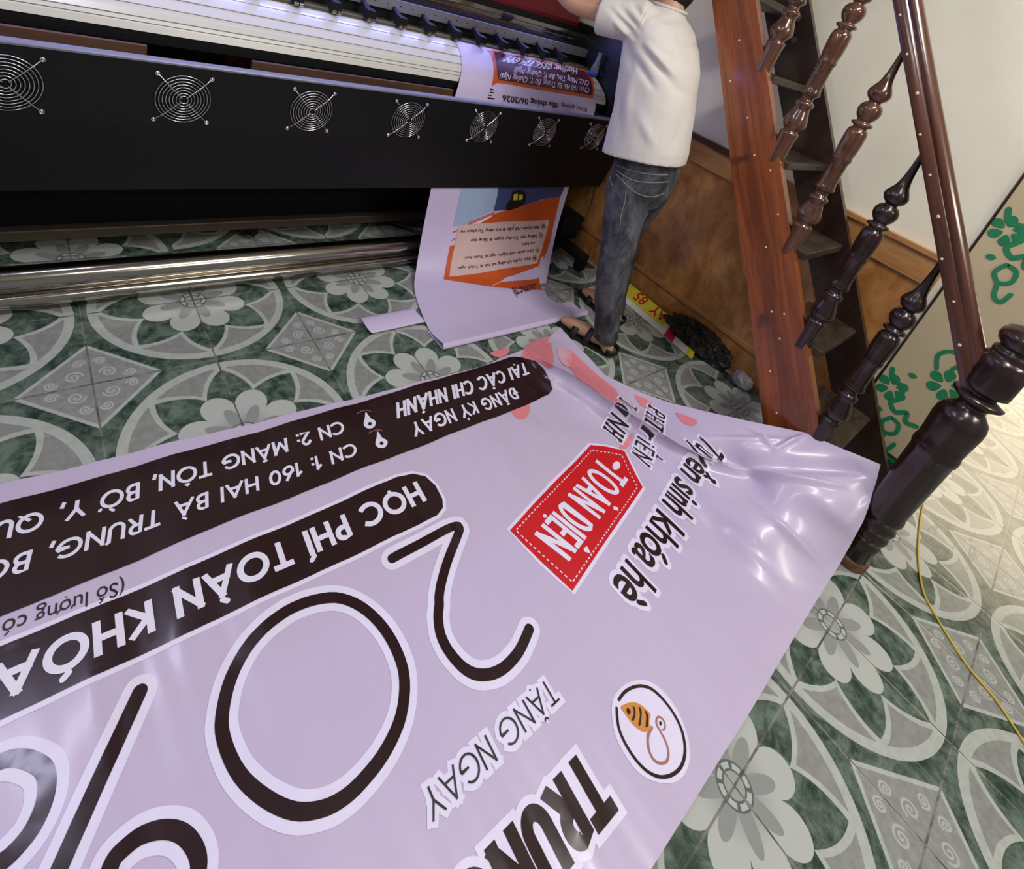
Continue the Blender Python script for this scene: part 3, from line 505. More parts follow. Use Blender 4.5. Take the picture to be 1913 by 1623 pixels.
# far length of the right wall's panelling carries a darker cap
mb = MB()
for d0, d1, z0, z1, mi in ((.001, .012, 0, .945, 0), (.012, .022, .855, .935, 1), (.012, .026, .835, .855, 1), (.012, .020, 0, .135, 0), (.012, .024, .15, .172, 1), (.001, .036, .945, .972, 2)):
    mb.box((WX - d1, -.33, z0), (WX - d0, 1.52, z1), mi)
struct('trim_3', mb, [M['wain'], M['wain_light'], M['wain_dark']])

# ------------------------------------------------------------------ flat-print tools


def catmull(P, w):
    n = len(P); i = int(max(0, min(math.floor(w), n - 2))); t = w - i
    p0, p1, p2, p3 = P[max(i - 1, 0)], P[i], P[i + 1], P[min(i + 2, n - 1)]
    return .5 * ((2 * p1) + (-p0 + p2) * t + (2 * p0 - 5 * p1 + 4 * p2 - p3) * t * t + (-p0 + 3 * p1 - 3 * p2 + p3) * t ** 3)


def smooth_path(pts, per=6, closed=False):
    P = [Vector((p[0], p[1], 0)) for p in pts]; n = len(P); out = []
    if closed:
        for i in range(n):
            p0, p1, p2, p3 = P[i - 1], P[i], P[(i + 1) % n], P[(i + 2) % n]
            for k in range(per):
                t = k / per
                out.append(.5 * ((2 * p1) + (-p0 + p2) * t + (2 * p0 - 5 * p1 + 4 * p2 - p3) * t * t + (-p0 + 3 * p1 - 3 * p2 + p3) * t ** 3))
    else:
        for i in range(n - 1):
            for k in range(per): out.append(catmull(P, i + k / per))
        out.append(P[-1])
    return [(p.x, p.y) for p in out]


def stroke(pts, w, closed=False, caps=True):
    """polyline -> flat ribbon of width w (number or list), round ends"""
    P = [Vector(p) for p in pts]; n = len(P); vs = []; fs = []
    for i in range(n):
        if closed: t = P[(i + 1) % n] - P[i - 1]
        else: t = P[min(i + 1, n - 1)] - P[max(i - 1, 0)]
        t = t.normalized() if t.length else Vector((1, 0)); nn = Vector((-t.y, t.x))
        ww = (w[i] if isinstance(w, (list, tuple)) else w) / 2
        sg = (P[i] - P[i - 1]) if (i > 0 or closed) else (P[1] - P[0])
        if sg.length > 1e-9:                                                   # keep the width through corners
            sg = sg.normalized(); ww /= max(.62, abs(nn.dot(Vector((-sg.y, sg.x)))))
        vs += [tuple(P[i] + nn * ww), tuple(P[i] - nn * ww)]
    for i in range(n if closed else n - 1):
        j = (i + 1) % n; fs.append((2 * i, 2 * i + 1, 2 * j + 1, 2 * j))
    if caps and not closed:
        for e, (a, b_) in ((0, (P[1], P[0])), (n - 1, (P[-2], P[-1]))):
            d = (b_ - a).normalized(); ang = math.atan2(d.y, d.x); ww = (w[e] if isinstance(w, (list, tuple)) else w) / 2
            base = len(vs); c = P[e]
            for k in range(9):
                q = ang - PI / 2 + PI * k / 8; vs.append((c.x + ww * math.cos(q), c.y + ww * math.sin(q)))
            fs.append(tuple(range(base, base + 9)))
    return vs, fs


_tc = {}
import unicodedata


def _raw(text):
    if text in _tc: return _tc[text]
    c = bpy.data.curves.new('lettering', 'FONT'); c.body = text; c.resolution_u = 4; c.fill_mode = 'BOTH'
    o = bpy.data.objects.new('lettering', c); COL.objects.link(o)
    dg = bpy.context.evaluated_depsgraph_get(); dg.update()
    ev = o.evaluated_get(dg); me = ev.to_mesh()
    vs = [(v.co.x, v.co.y) for v in me.vertices]; fs = [tuple(p.vertices) for p in me.polygons]
    ev.to_mesh_clear(); bpy.data.objects.remove(o); bpy.data.curves.remove(c)
    _tc[text] = (vs, fs)
    return vs, fs


def _ext(vs): return min(v[0] for v in vs), max(v[0] for v in vs)


def _adv(ch):
    a = _ext(_raw('HH')[0])[1]; b_ = _ext(_raw('H' + ch + 'H')[0])[1]
    return b_ - a


def marks_for(marks, x0, x1, top, up):
    """diacritics as short strokes over a letter spanning x0..x1 whose top is `top`; up = size unit"""
    cx = (x0 + x1) / 2; s_ = up; out = []; y = top + .10 * s_
    if chr(0x302) in marks: out.append([(cx - .13 * s_, y), (cx, y + .12 * s_), (cx + .13 * s_, y)]); y += .17 * s_
    if chr(0x306) in marks: out.append([(cx - .13 * s_, y + .11 * s_), (cx - .08 * s_, y + .03 * s_), (cx, y), (cx + .08 * s_, y + .03 * s_), (cx + .13 * s_, y + .11 * s_)]); y += .17 * s_
    if chr(0x31b) in marks: out.append([(x1 - .04 * s_, top - .10 * s_), (x1 + .07 * s_, top - .06 * s_), (x1 + .10 * s_, top + .06 * s_)])
    if chr(0x300) in marks: out.append([(cx - .12 * s_, y + .14 * s_), (cx + .04 * s_, y)])
    if chr(0x301) in marks: out.append([(cx - .04 * s_, y), (cx + .12 * s_, y + .14 * s_)])
    if chr(0x309) in marks: out.append([(cx - .05 * s_, y + .15 * s_), (cx + .03 * s_, y + .17 * s_), (cx + .06 * s_, y + .11 * s_), (cx + .01 * s_, y + .06 * s_), (cx + .01 * s_, y + .01 * s_)])
    if chr(0x303) in marks: out.append([(cx - .15 * s_, y + .03 * s_), (cx - .07 * s_, y + .10 * s_), (cx + .05 * s_, y + .03 * s_), (cx + .14 * s_, y + .10 * s_)])
    if chr(0x323) in marks: out.append([(cx - .012 * s_, -.17 * s_), (cx + .012 * s_, -.17 * s_)])
    return out


def text_flat(text, sub, O, E, U, bold=0.0, shear=0.0, spacing=1.0, scale_only=False):
    """lettering whose baseline runs O->E (over the part `sub`) and whose capitals reach from O up to U; bold = extra stroke width in letter units"""
    cap = max(v[1] for v in _raw('H')[0])
    def layout(t):
        x = 0.0; items = []
        for ch in t:
            d = unicodedata.normalize('NFD', ch); base, mk = d[0], d[1:]
            bar = None
            if base == chr(0x110): base, bar = 'D', 'D'
            if base == chr(0x111): base, bar = 'd', 'd'
            if base == 'i' and any(m in mk for m in (chr(0x301), chr(0x300), chr(0x309), chr(0x303))): pass
            items.append((base, mk, bar, x)); x += _adv(base) * spacing
        return items, x
    items, _ = layout(text); si, _ = layout(sub)
    def right(its):
        b_, m_, br, x = its[-1]; return x + _ext(_raw(b_)[0])[1]
    def left(its):
        b_, m_, br, x = its[0]; return x + _ext(_raw(b_)[0])[0]
    x0, x1 = left(si), right(si)
    O, E, U = Vector(O), Vector(E), Vector(U); ax = (E - O) / (x1 - x0); ay = (U - O) / cap
    mp = lambda p: O + ax * (p[0] - x0 + shear * p[1]) + ay * p[1]
    V_ = []; F_ = []
    def addf(vs, fs):
        k = len(V_); V_.extend([tuple(v) for v in vs]); F_.extend([tuple(i + k for i in f) for f in fs])
    w0 = cap * .10 + bold
    for base, mk, bar, x in items:
        if base == ' ': continue
        vs, fs = _raw(base)
        mv = [Vector((a + x, b_)) for a, b_ in vs]; addf(mv, fs)
        if bold > 0:
            cnt = {}
            for f in fs:
                for i in range(len(f)):
                    e = (f[i], f[(i + 1) % len(f)]); kk = (min(e), max(e)); cnt[kk] = cnt.get(kk, 0) + 1
            for (i, j), c_ in cnt.items():
                if c_ == 1:
                    p, q = mv[i], mv[j]; d = q - p
                    if d.length < 1e-9: continue
                    d = d.normalized() * bold * .35
                    addf(*stroke([p - d, q + d], bold, False, False))
        xs = _ext(vs); tp = max(v[1] for v in vs)
        for m in marks_for(mk, xs[0] + x, xs[1] + x, tp, cap): addf(*stroke(m, w0))
        if bar == 'D': addf(*stroke([(xs[0] + x - .08, cap * .5), (xs[0] + x + .22, cap * .5)], w0))
        if bar == 'd': addf(*stroke([(xs[1] + x - .2, tp * .84), (xs[1] + x + .07, tp * .84)], w0))
    return [tuple(mp(p)) for p in V_], F_


def _arc(cx, cy, rx, ry, a0, a1, n=18): return [(cx + rx * math.cos(math.radians(a0 + (a1 - a0) * i / n)), cy + ry * math.sin(math.radians(a0 + (a1 - a0) * i / n))) for i in range(n + 1)]


# geometric capitals as centre lines: width, strokes (cap height = 1)
CAPS = {
    'A': (.86, [[(0, 0), (.43, 1), (.86, 0)], [(.16, .32), (.70, .32)]]), 'B': (.52, [[(0, 0), (0, 1), (.26, 1)] + _arc(.26, .76, .22, .24, 90, -90) + [(0, .52)], [(.26, .52)] + _arc(.26, .26, .26, .26, 90, -90) + [(0, 0)]]),
    'C': (.80, [_arc(.5, .5, .5, .5, 52, 308, 26)]), 'D': (.68, [[(0, 0), (0, 1), (.22, 1)] + _arc(.22, .5, .46, .5, 90, -90) + [(0, 0)]]), 'E': (.46, [[(.46, 1), (0, 1), (0, 0), (.46, 0)], [(0, .51), (.42, .51)]]),
    'G': (.94, [_arc(.5, .5, .5, .5, 50, 352, 28) + [(.97, .46), (.56, .46)]]), 'H': (.66, [[(0, 0), (0, 1)], [(.66, 0), (.66, 1)], [(0, .52), (.66, .52)]]), 'I': (0, [[(0, 0), (0, 1)]]),
    'K': (.58, [[(0, 0), (0, 1)], [(.54, 1), (.05, .50)], [(.05, .54), (.60, 0)]]), 'L': (.44, [[(0, 1), (0, 0), (.44, 0)]]), 'M': (.90, [[(0, 0), (.06, 1), (.45, .18), (.84, 1), (.90, 0)]]), 'N': (.70, [[(0, 0), (0, 1), (.70, 0), (.70, 1)]]),
    'O': (1.0, [_arc(.5, .5, .5, .5, 0, 360, 36)]), 'P': (.48, [[(0, 0), (0, 1), (.24, 1)] + _arc(.24, .74, .25, .26, 90, -90) + [(0, .48)]]), 'Q': (1.0, [_arc(.5, .5, .5, .5, 0, 360, 36), [(.58, .30), (.98, -.06)]]),
    'R': (.54, [[(0, 0), (0, 1), (.24, 1)] + _arc(.24, .74, .25, .26, 90, -90) + [(0, .48)], [(.22, .48), (.54, 0)]]), 'S': (.48, [_arc(.24, .75, .22, .25, 40, 250, 14) + _arc(.24, .26, .25, .26, 80, -150, 16)]), 'T': (.60, [[(0, 1), (.60, 1)], [(.30, 1), (.30, 0)]]),
    'U': (.64, [[(0, 1), (0, .32)] + _arc(.32, .32, .32, .32, 180, 360) + [(.64, 1)]]), 'V': (.78, [[(0, 1), (.39, 0), (.78, 1)]]), 'X': (.64, [[(0, 0), (.64, 1)], [(0, 1), (.64, 0)]]), 'Y': (.72, [[(0, 1), (.36, .46), (.72, 1)], [(.36, .46), (.36, 0)]]),
    '0': (.60, [_arc(.3, .5, .3, .5, 0, 360, 30)]), '1': (.22, [[(0, .80), (.22, 1), (.22, 0)]]), '2': (.54, [_arc(.27, .73, .27, .27, 165, -30, 14) + [(0, 0), (.56, 0)]]), '6': (.58, [[(.42, 1), (.06, .44)] + _arc(.29, .30, .29, .30, 150, 510, 28)]),
    ':': (0, [[(-.005, .04), (.005, .04)], [(-.005, .52), (.005, .52)]]), ',': (.06, [[(.05, .06), (0, -.14)]]), 'a': (.46, [_arc(.23, .33, .23, .33, 0, 360, 22), [(.46, .66), (.46, 0)]]), 'r': (.34, [[(0, 0), (0, .66)], [(0, .40), (.10, .58), (.34, .62)]]), 'i': (0, [[(0, 0), (0, .66)], [(-.005, .90), (.005, .90)]]), 'e': (.48, [[(0, .34), (.48, .34)] + _arc(.24, .33, .24, .33, 0, 300, 20)])}


def caps_flat(text, sub, O, E, U, w, shear=0.0, gap=.26, serif=0.0, word=.58):
    """stroke capitals of even width w (sheet units) along the baseline O->E, cap height O->U"""
    def layout(t):
        x = 0.0; items = []
        for ch in t:
            if ch == ' ': x += word; continue
            d = unicodedata.normalize('NFD', ch); base, mk = d[0], d[1:]; bar = base == chr(0x110)
            if bar: base = 'D'
            wd, st_ = CAPS[base]; items.append((base, mk, bar, x, wd, st_)); x += wd + gap
        return items
    items, si = layout(text), layout(sub); xe = si[-1][3] + si[-1][4]
    O, E, U = Vector(O), Vector(E), Vector(U); hx = (E - O).normalized() * w / 2; hy = (U - O).normalized() * w / 2
    O2 = O + hx + hy; ax = (E - O - hx * 2) / xe; ay = U - O - hy * 2
    mp = lambda p: O2 + ax * (p[0] + shear * p[1]) + ay * p[1]
    V_ = []; F_ = []
    def addf(vf):
        k = len(V_); V_.extend([tuple(v) for v in vf[0]]); F_.extend([tuple(i + k for i in f) for f in vf[1]])
    en = (E - O).normalized(); pn = Vector((-en.y, en.x)); pn = pn if pn.dot(U - O) > 0 else -pn; hc = (U - O).dot(pn); hyn = (U - O).normalized()
    def line(pts, band=True):
        # straight strokes as separate bars with mitre-free overlaps, curves as ribbons
        P = [mp(p) for p in pts]
        if len(P) <= 5 and not (len(P) > 3 and (P[1] - P[0]).length < w * .6):
            for a, b_ in zip(P[:-1], P[1:]):
                d = (b_ - a); d = d.normalized() * w / 2 if d.length > 1e-9 else hx
                vs_, fs_ = stroke([a - d * .98, b_ + d * .98], w, False, False)
                if band:                                                   # trim pointed ends at baseline and cap line
                    cl = []
                    for q in vs_:
                        t = (Vector(q) - O).dot(pn) / hc; cl.append(tuple(Vector(q) + hyn * ((max(0, min(1, t)) - t) * hc / hyn.dot(pn))))
                    vs_ = cl
                addf((vs_, fs_))
        else:
            d0 = (P[0] - P[1]).normalized() * w / 2; d1 = (P[-1] - P[-2]).normalized() * w / 2
            closed = (P[0] - P[-1]).length < 1e-6
            if closed: addf(stroke(P[:-1], w, True))
            else: addf(stroke([P[0] + d0 * .9] + P + [P[-1] + d1 * .9], w, False, False))
    for base, mk, bar, x, wd, st_ in items:
        for pl in st_:
            pl2 = [(a + x, b_) for a, b_ in pl]
            line(pl2, base not in ',:')
            if serif and base in 'THNPI':
                for e in (pl2[0], pl2[-1]):
                    if abs(pl2[0][0] - pl2[-1][0]) < .05: line([(e[0] - serif, e[1]), (e[0] + serif, e[1])])
        top = 1.0 if base not in 'are' else .68
        for m in marks_for(mk, x, x + wd, top + .10, .92):
            P = [mp(p) for p in m]; addf(stroke(P, w * .82, False, len(P) == 2 and (P[0] - P[1]).length < w))
        if bar: line([(x - .16, .5), (x + .24, .5)], False)
    return V_, F_


class Sheet:
    """a thin draped sheet and everything printed on it, one mesh"""
    def __init__(s, fn, mats, maxlen, eps):
        s.fn = fn; s.mats = mats; s.maxlen = maxlen; s.eps = eps; s.mb = MB(); s.names = list(mats)

    def put(s, flat, mat, layer, sub=True):
        vs, fs = flat
        bm = bmesh.new()
        bv = [bm.verts.new((x, y, 0)) for x, y in vs]
        for f in fs:
            try: bm.faces.new([bv[i] for i in f])
            except Exception: pass
        if sub:
            bmesh.ops.triangulate(bm, faces=bm.faces[:])
            for _ in range(8):
                long_ = [e for e in bm.edges if s.elen(e) > s.limit(e)]
                if not long_: break
                bmesh.ops.subdivide_edges(bm, edges=long_, cuts=1)
                bmesh.ops.triangulate(bm, faces=[f for f in bm.faces if len(f.verts) > 3])
        bm.normal_update(); bm.verts.index_update()
        pts = np.array([(v.co.x, v.co.y) for v in bm.verts])
        P = s.fn(pts); N = s.nrm(pts)
        P = P + N * (s.eps * layer * (1 + (np.where(pts[:, :1] > 1.35, .9, 0) if s.fine else 0)))
        faces = []
        for f in bm.faces:
            idx = [v.index for v in f.verts]
            if f.normal.z * s.up < 0: idx = idx[::-1]
            faces.append(idx)
        s.mb.add([tuple(p) for p in P], faces, s.names.index(mat), True)
        bm.free()

    up = 1
    scale = (1.0, 1.0)

    def elen(s, e):
        d = e.verts[0].co - e.verts[1].co
        return math.hypot(d.x * s.scale[0], d.y * s.scale[1])

    def limit(s, e):
        return s.fine[1] if s.fine and e.verts[0].co.x > s.fine[0] and e.verts[0].co.y > s.fine[2] else s.maxlen

    fine = None

    def nrm(s, pts):
        h = .002
        a = s.fn(pts + np.array([h, 0])) - s.fn(pts - np.array([h, 0])); b = s.fn(pts + np.array([0, h])) - s.fn(pts - np.array([0, h]))
        n = np.cross(a, b); n /= np.linalg.norm(n, axis=1, keepdims=True) + 1e-12
        return n * s.up

    def poly(s, pts, mat, layer, smooth=0):
        if smooth: pts = smooth_path(pts, smooth, True)
        s.put(([tuple(p) for p in pts], [tuple(range(len(pts)))]), mat, layer)


# ------------------------------------------------------------------ the printed banner spread on the floor
_D = np.array(BANNER_DRAPE)


def _tps_k(r2): return r2 * np.log(r2 + 1e-9)


_n = len(_D)
_A = _tps_k(((_D[:, None, :2] - _D[None, :, :2]) ** 2).sum(2)) + np.eye(_n) * 2e-3
_Pm = np.concatenate([np.ones((_n, 1)), _D[:, :2]], 1)
_S = np.block([[_A, _Pm], [_Pm.T, np.zeros((3, 3))]])
_rhs = np.zeros((_n + 3, 3)); _rhs[:_n, :2] = _D[:, 2:4] - _D[:, :2]; _rhs[:_n, 2] = _D[:, 4]
_Wt = np.linalg.solve(_S, _rhs)


CREST_H = [.004, .026, .034, .036, .036, .038, .040, .036, .024, .0]


def drape(p):
    p = np.asarray(p, float); out = np.zeros((len(p), 3))
    for k in range(0, len(p), 8000):
        q = p[k:k + 8000]
        K = _tps_k(((q[:, None, :] - _D[None, :, :2]) ** 2).sum(2))
        d = K @ _Wt[:_n] + np.concatenate([np.ones((len(q), 1)), q], 1) @ _Wt[_n:]
        x, y = q[:, 0], q[:, 1]
        calm = 1 / (1 + np.exp((x - 1.25) * 8))
        z = np.maximum(d[:, 2], .0025) + calm * (.0026 * (1 + np.sin(x * 17 + y * 3)) + .0014 * (1 + np.sin(x * 41 - y * 5 + 1)) + .0004 * np.sin(x * 130 + y * 9))
        z += (1 - calm) * .0015 * (1 + np.sin(x * 23 + y * 29))
        best = np.full(len(q), 9.0); sdb = np.zeros(len(q)); hb = np.zeros(len(q)); gx_ = np.zeros(len(q)); gy_ = np.zeros(len(q))
        for (ax, ay), (bx, by), h0, h1 in zip(BANNER_CREST[:-1], BANNER_CREST[1:], CREST_H[:-1], CREST_H[1:]):
            vx, vy = bx - ax, by - ay; L2 = vx * vx + vy * vy; L_ = math.sqrt(L2)
            t = np.clip(((x - ax) * vx + (y - ay) * vy) / L2, 0, 1)
            dd = np.hypot(x - ax - t * vx, y - ay - t * vy); cr = ((x - ax) * vy - (y - ay) * vx) / L_
            m_ = dd < best
            best = np.where(m_, dd, best); sdb = np.where(m_, np.sign(cr) * dd, sdb); hb = np.where(m_, h0 + (h1 - h0) * t, hb); gx_ = np.where(m_, vy / L_, gx_); gy_ = np.where(m_, -vx / L_, gy_)
        z += hb * np.where(sdb > 0, np.exp(-(sdb / .017) ** 2), np.exp(-(np.abs(sdb) / .05) ** 1.5))
        lean = .024 * np.clip(hb / .036, 0, 1.1) * np.exp(-((sdb + .010) / .017) ** 2)          # the crest tips over towards the middle of the banner
        x, y = x + lean * gx_, y + lean * gy_
        # sharp little folds running to the near right corner
        for (ax, ay, bx, by, amp, wd) in BANNER_FOLDS:
            vx, vy = bx - ax, by - ay; L2 = vx * vx + vy * vy
            t = np.clip(((x - ax) * vx + (y - ay) * vy) / L2, 0, 1); dd = np.hypot(x - ax - t * vx, y - ay - t * vy)
            z += amp * np.exp(-(dd / wd) ** 2) * np.sin(np.clip(t, 0.02, 1) * PI * .9)
        out[k:k + 8000] = np.stack([x + d[:, 0], y + d[:, 1], z], 1)
    return out


def resample(poly, n, ts=None):
    P = np.array(poly); L = np.r_[0, np.cumsum(np.linalg.norm(np.diff(P, axis=0), axis=1))]
    t = np.linspace(0, L[-1], n) if ts is None else ts * L[-1]
    return np.stack([np.interp(t, L, P[:, 0]), np.interp(t, L, P[:, 1])], 1)


BM_ = ['vinyl', 'halo', 'ink', 'ink_white', 'ink_red', 'ink_pink', 'ink_softpink', 'ink_amber', 'ink_taupe', 'ink_black']
ban = Sheet(drape, {k: M[k] for k in BM_}, .03, .0009)
ban.fine = (1.32, .0075, -1.26)
NS, NT = 460, 200
_sv = 1 - (1 - np.linspace(0, 1, NS)) ** 1.6
e0, e1, er = resample(BANNER_FAR, NS, _sv), resample(BANNER_NEAR, NS, _sv), resample(BANNER_RIGHT, NT)
el = np.stack([np.linspace(e0[0, 0], e1[0, 0], NT), np.linspace(e0[0, 1], e1[0, 1], NT)], 1)
sv = 1 - (1 - np.linspace(0, 1, NS)) ** 1.6
S_, T_ = np.meshgrid(sv, np.linspace(0, 1, NT))
S3, T3 = S_[..., None], T_[..., None]
G = (1 - T3) * e0[None] + T3 * e1[None] + (1 - S3) * el[:, None] + S3 * er[:, None] \
    - ((1 - S3) * (1 - T3) * e0[0] + S3 * (1 - T3) * e0[-1] + (1 - S3) * T3 * e1[0] + S3 * T3 * e1[-1])
Gp = drape(G.reshape(-1, 2))
ban.mb.add([tuple(p) for p in Gp], [(j * NS + i, (j + 1) * NS + i, (j + 1) * NS + i + 1, j * NS + i + 1) for j in range(NT - 1) for i in range(NS - 1)], 0, True)

for q in PINK: ban.poly(q, 'ink_pink', 1, 2)
for q in PINK_SOFT: ban.poly(q, 'ink_softpink', 1, 2)


def grow(poly, d):
    P = [Vector(p) for p in poly]; n = len(P); ar = sum(P[i].x * P[(i + 1) % n].y - P[(i + 1) % n].x * P[i].y for i in range(n))
    out = []
    for i in range(n):
        t = (P[(i + 1) % n] - P[i - 1]).normalized(); nn = Vector((t.y, -t.x)) * (1 if ar > 0 else -1)
        out.append(tuple(P[i] + nn * d))
    return out


ban.poly(grow(BAR_COURSE, .010), 'halo', 1)
ban.poly(BAR_COURSE, 'ink', 2); ban.poly(BAR_ADDRESS, 'ink', 2)
for pts, w, closed in ((smooth_path(TWO, 4), .0235, False), (smooth_path(ZERO, 4, True), .0235, True), (SLASH, .0245, False), (smooth_path(PCT_A, 4, True), .024, True), (smooth_path(PCT_B, 4, True), .024, True)):
    ban.put(stroke(pts, w + .032, closed), 'halo', 1); ban.put(stroke(pts, w, closed), 'ink', 2)
ban.poly(LOGO_DISC, 'halo', 1, 3)
ban.put(stroke(smooth_path(LOGO_RING, 4), .0065), 'ink', 2)
ban.poly(BEE_BODY, 'ink_amber', 2, 2)
for q in BEE_STRIPES: ban.poly(q, 'ink', 3, 2)
bl = smooth_path(BEE_LOOP, 4)
ban.put(stroke(bl, [.0062 - .0028 * min(1, i / len(bl)) for i in range(len(bl))]), 'ink_taupe', 2); ban.poly(BEE_EYE, 'ink', 3, 2)
ban.poly(grow(TAG, .010), 'halo', 1); ban.poly(TAG, 'ink_red', 2); ban.poly(TAG_HOLE, 'ink_white', 3)
for i in range(len(TAG_STITCH)):
    a, b_ = Vector(TAG_STITCH[i]), Vector(TAG_STITCH[(i + 1) % len(TAG_STITCH)]); L = (b_ - a).length; k = int(L / .0145)
    for j in range(k):
        ban.put(stroke([a.lerp(b_, (j + .2) / k), a.lerp(b_, (j + .72) / k)], .0036, False, False), 'ink_white', 3)
for d_, h_, a_ in PINS:
    ban.poly(d_, 'ink_white', 3, 2); ban.poly(h_, 'ink', 4); ban.put(stroke(smooth_path(a_, 4), .0022), 'ink_taupe', 3)
# stroke weight (share of cap height), ink, halo, layer, letter gap, slant, serif
STYLE = {'TẠI': (.15, 'ink_white', 0, 3, .36, 0, 0), 'ĐĂN': (.16, 'ink_white', 0, 3, .34, 0, 0), 'CN ': (.165, 'ink_white', 0, 3, .30, 0, 0), 'HỌC': (.20, 'ink_white', 0, 3, .34, 0, 0),
         'TẶN': (.085, 'ink_black', .020, 3, .28, 0, 0), 'TRU': (.225, 'ink', .026, 2, .42, 0, 0), 'TOÀ': (.125, 'ink_white', 0, 3, .40, 0, 0), 'TaN': (.14, 'ink', .018, 2, .46, 0, .10), 'PHT': (.115, 'ink', .018, 2, .46, 0, .10)}
for t, sub, O, E, U in BANNER_TEXT:
    if t[:3] in STYLE:
        w, mat, halo, layer, gap, sh, serif = STYLE[t[:3]]; w *= (Vector(U) - Vector(O)).length
        if halo:
            O_, E_, U_ = Vector(O), Vector(E), Vector(U); hx = (E_ - O_).normalized() * halo / 2; hy = (U_ - O_).normalized() * halo / 2
            ban.put(caps_flat(t, sub, O_ - hx - hy, E_ + hx - hy, U_ - hx + hy, w + halo, sh, gap, serif), 'halo', 1)
        ban.put(caps_flat(t, sub, O, E, U, w, sh, gap, serif), mat, layer)
    elif t[0] == '(':
        ban.put(text_flat(t, sub, O, E, U, 0, .25), 'ink_black', 2)
    else:
        ban.put(text_flat(t, sub, O, E, U, .20, .35, .95), 'halo', 1); ban.put(text_flat(t, sub, O, E, U, .03, .35, .95), 'ink', 2)
# drop lettering that would run past the banner's own left hem
ob = ban.mb.build('printed_banner', [M[k] for k in BM_])
bmh = bmesh.new(); bmh.from_mesh(ob.data)
bmesh.ops.delete(bmh, geom=[v for v in bmh.verts if v.co.x < -.905], context='VERTS')
bmh.to_mesh(ob.data); bmh.free()
tag(ob, 'large glossy lavender advertising banner spread on the tiled floor, corner curled against the stairs', 'banner')

# ------------------------------------------------------------------ the print still coming out of the printer
_L = [np.array(p) for p in MEDIA_LEFT]; _R = [np.array(p) for p in MEDIA_RIGHT]


def media_fn(p):
    p = np.asarray(p, float); out = np.zeros((len(p), 3))
    for i, (u, w) in enumerate(p):
        out[i] = catmull(_L, w) * (1 - u) + catmull(_R, w) * u
    return out


MM_ = ['media', 'ink_orange', 'ink_plum', 'ink_white', 'ink_lightblue', 'ink_darkblue', 'ink_beige', 'ink_black', 'ink_yellow', 'ink_taupe']
med = Sheet(media_fn, {k: M[k] for k in MM_}, .03, .0008)
med.up = 1; med.scale = (1.0, .12)
NU, NW = 24, 150
ww = np.linspace(0, len(_L) - 1, NW)
gp = media_fn(np.array([(u, w) for w in ww for u in np.linspace(0, 1, NU)]))
# make the printed side face outwards
_tn = med.nrm(np.array([[.5, 8.0]]))[0]
if _tn[1] > 0: med.up = -1
fl = [(j * NU + i, j * NU + i + 1, (j + 1) * NU + i + 1, (j + 1) * NU + i) for j in range(NW - 1) for i in range(NU - 1)]
med.mb.add([tuple(p) for p in gp], fl, 0, True)
# hem turned under along the front edge
fr = gp[-NU:]; rows = [fr]
for dy_, z_ in ((-.010, .016), (-.013, .010), (-.008, .005), (.02, .0035), (.11, .0035)):
    r_ = fr.copy(); r_[:, 1] += dy_; r_[:, 2] = z_; rows.append(r_)
hv = np.concatenate(rows)
med.mb.add([tuple(p) for p in hv], [(j * NU + i, j * NU + i + 1, (j + 1) * NU + i + 1, (j + 1) * NU + i) for j in range(5) for i in range(NU - 1)], 0, True)
med.poly(M_PLATE_EDGE, 'ink_orange', 1); med.poly(M_PLATE, 'ink_plum', 2)
for t, O, E, U in M_TEXT:
    dark = t[:2] in ('Kh', 'đầ')
    med.put(text_flat(t, t, O, E, U, .05 if t[:2] in ('Ho', 'đầ') else .01), 'ink_plum' if dark else 'ink_white', 3)
for q in M_BLACKBITS: med.poly(q, 'ink_black', 1)
med.poly(M_DARKBLUE, 'ink_darkblue', 1); med.poly(M_LIGHTBLUE, 'ink_lightblue', 1.5); med.poly(M_ORANGE, 'ink_orange', 2)
med.poly(M_WHITEGAP, 'media', 3); med.poly(M_BOX, 'ink_beige', 3)
for q in M_STREAKS: med.poly(q, 'ink_white' if q is M_STREAKS[1] else 'ink_orange', 3)
med.poly(M_PACK, 'ink_black', 4, 2)
for q in M_PACKWIN: med.poly(q, 'ink_yellow', 5)
for t, O, E, U in M_HTEXT: med.put(text_flat(t, t, O, E, U, .03), 'ink_plum' if t[0] == 'C' and t[1] == 'H' else 'ink_black', 5)
for q in M_BULLETS:
    c_ = Vector(q[0]).lerp(Vector(q[5]), .5)
    for k_, m_, l_ in ((1, 'ink_black', 5), (.76, 'ink_beige', 6), (.42, 'ink_black', 7)): med.poly([tuple(c_ + (Vector(p) - c_) * k_) for p in q], m_, l_)
sheet = med.mb.build('printed_vinyl_sheet', [M[k] for k in MM_])
tag(sheet, 'white vinyl print with orange poster feeding out of the printer down onto the floor', 'print')
# its skewed, folded tail showing on the floor at the left
mb = MB(); rings = []
for t in np.linspace(0, 1, 8):
    cx = .853 + t * .243; cy = .004 + t * .002; hw = .047; rings.append([(cx - .014 * math.sin(a), cy + hw * math.cos(a), .0150 + .0125 * math.sin(a) * (1 + .3 * math.cos(a))) for a in np.linspace(0, 2 * PI, 21)[:-1]])
mb.loft(rings, 0, False)
mb.build('folded_tail', M['media'], sheet)

# ------------------------------------------------------------------ the wide-format printer
pr = tag(empty('large_format_printer', (.6, .7, 0)), 'wide black printer with seven chrome fan guards along its front panel', 'printer')


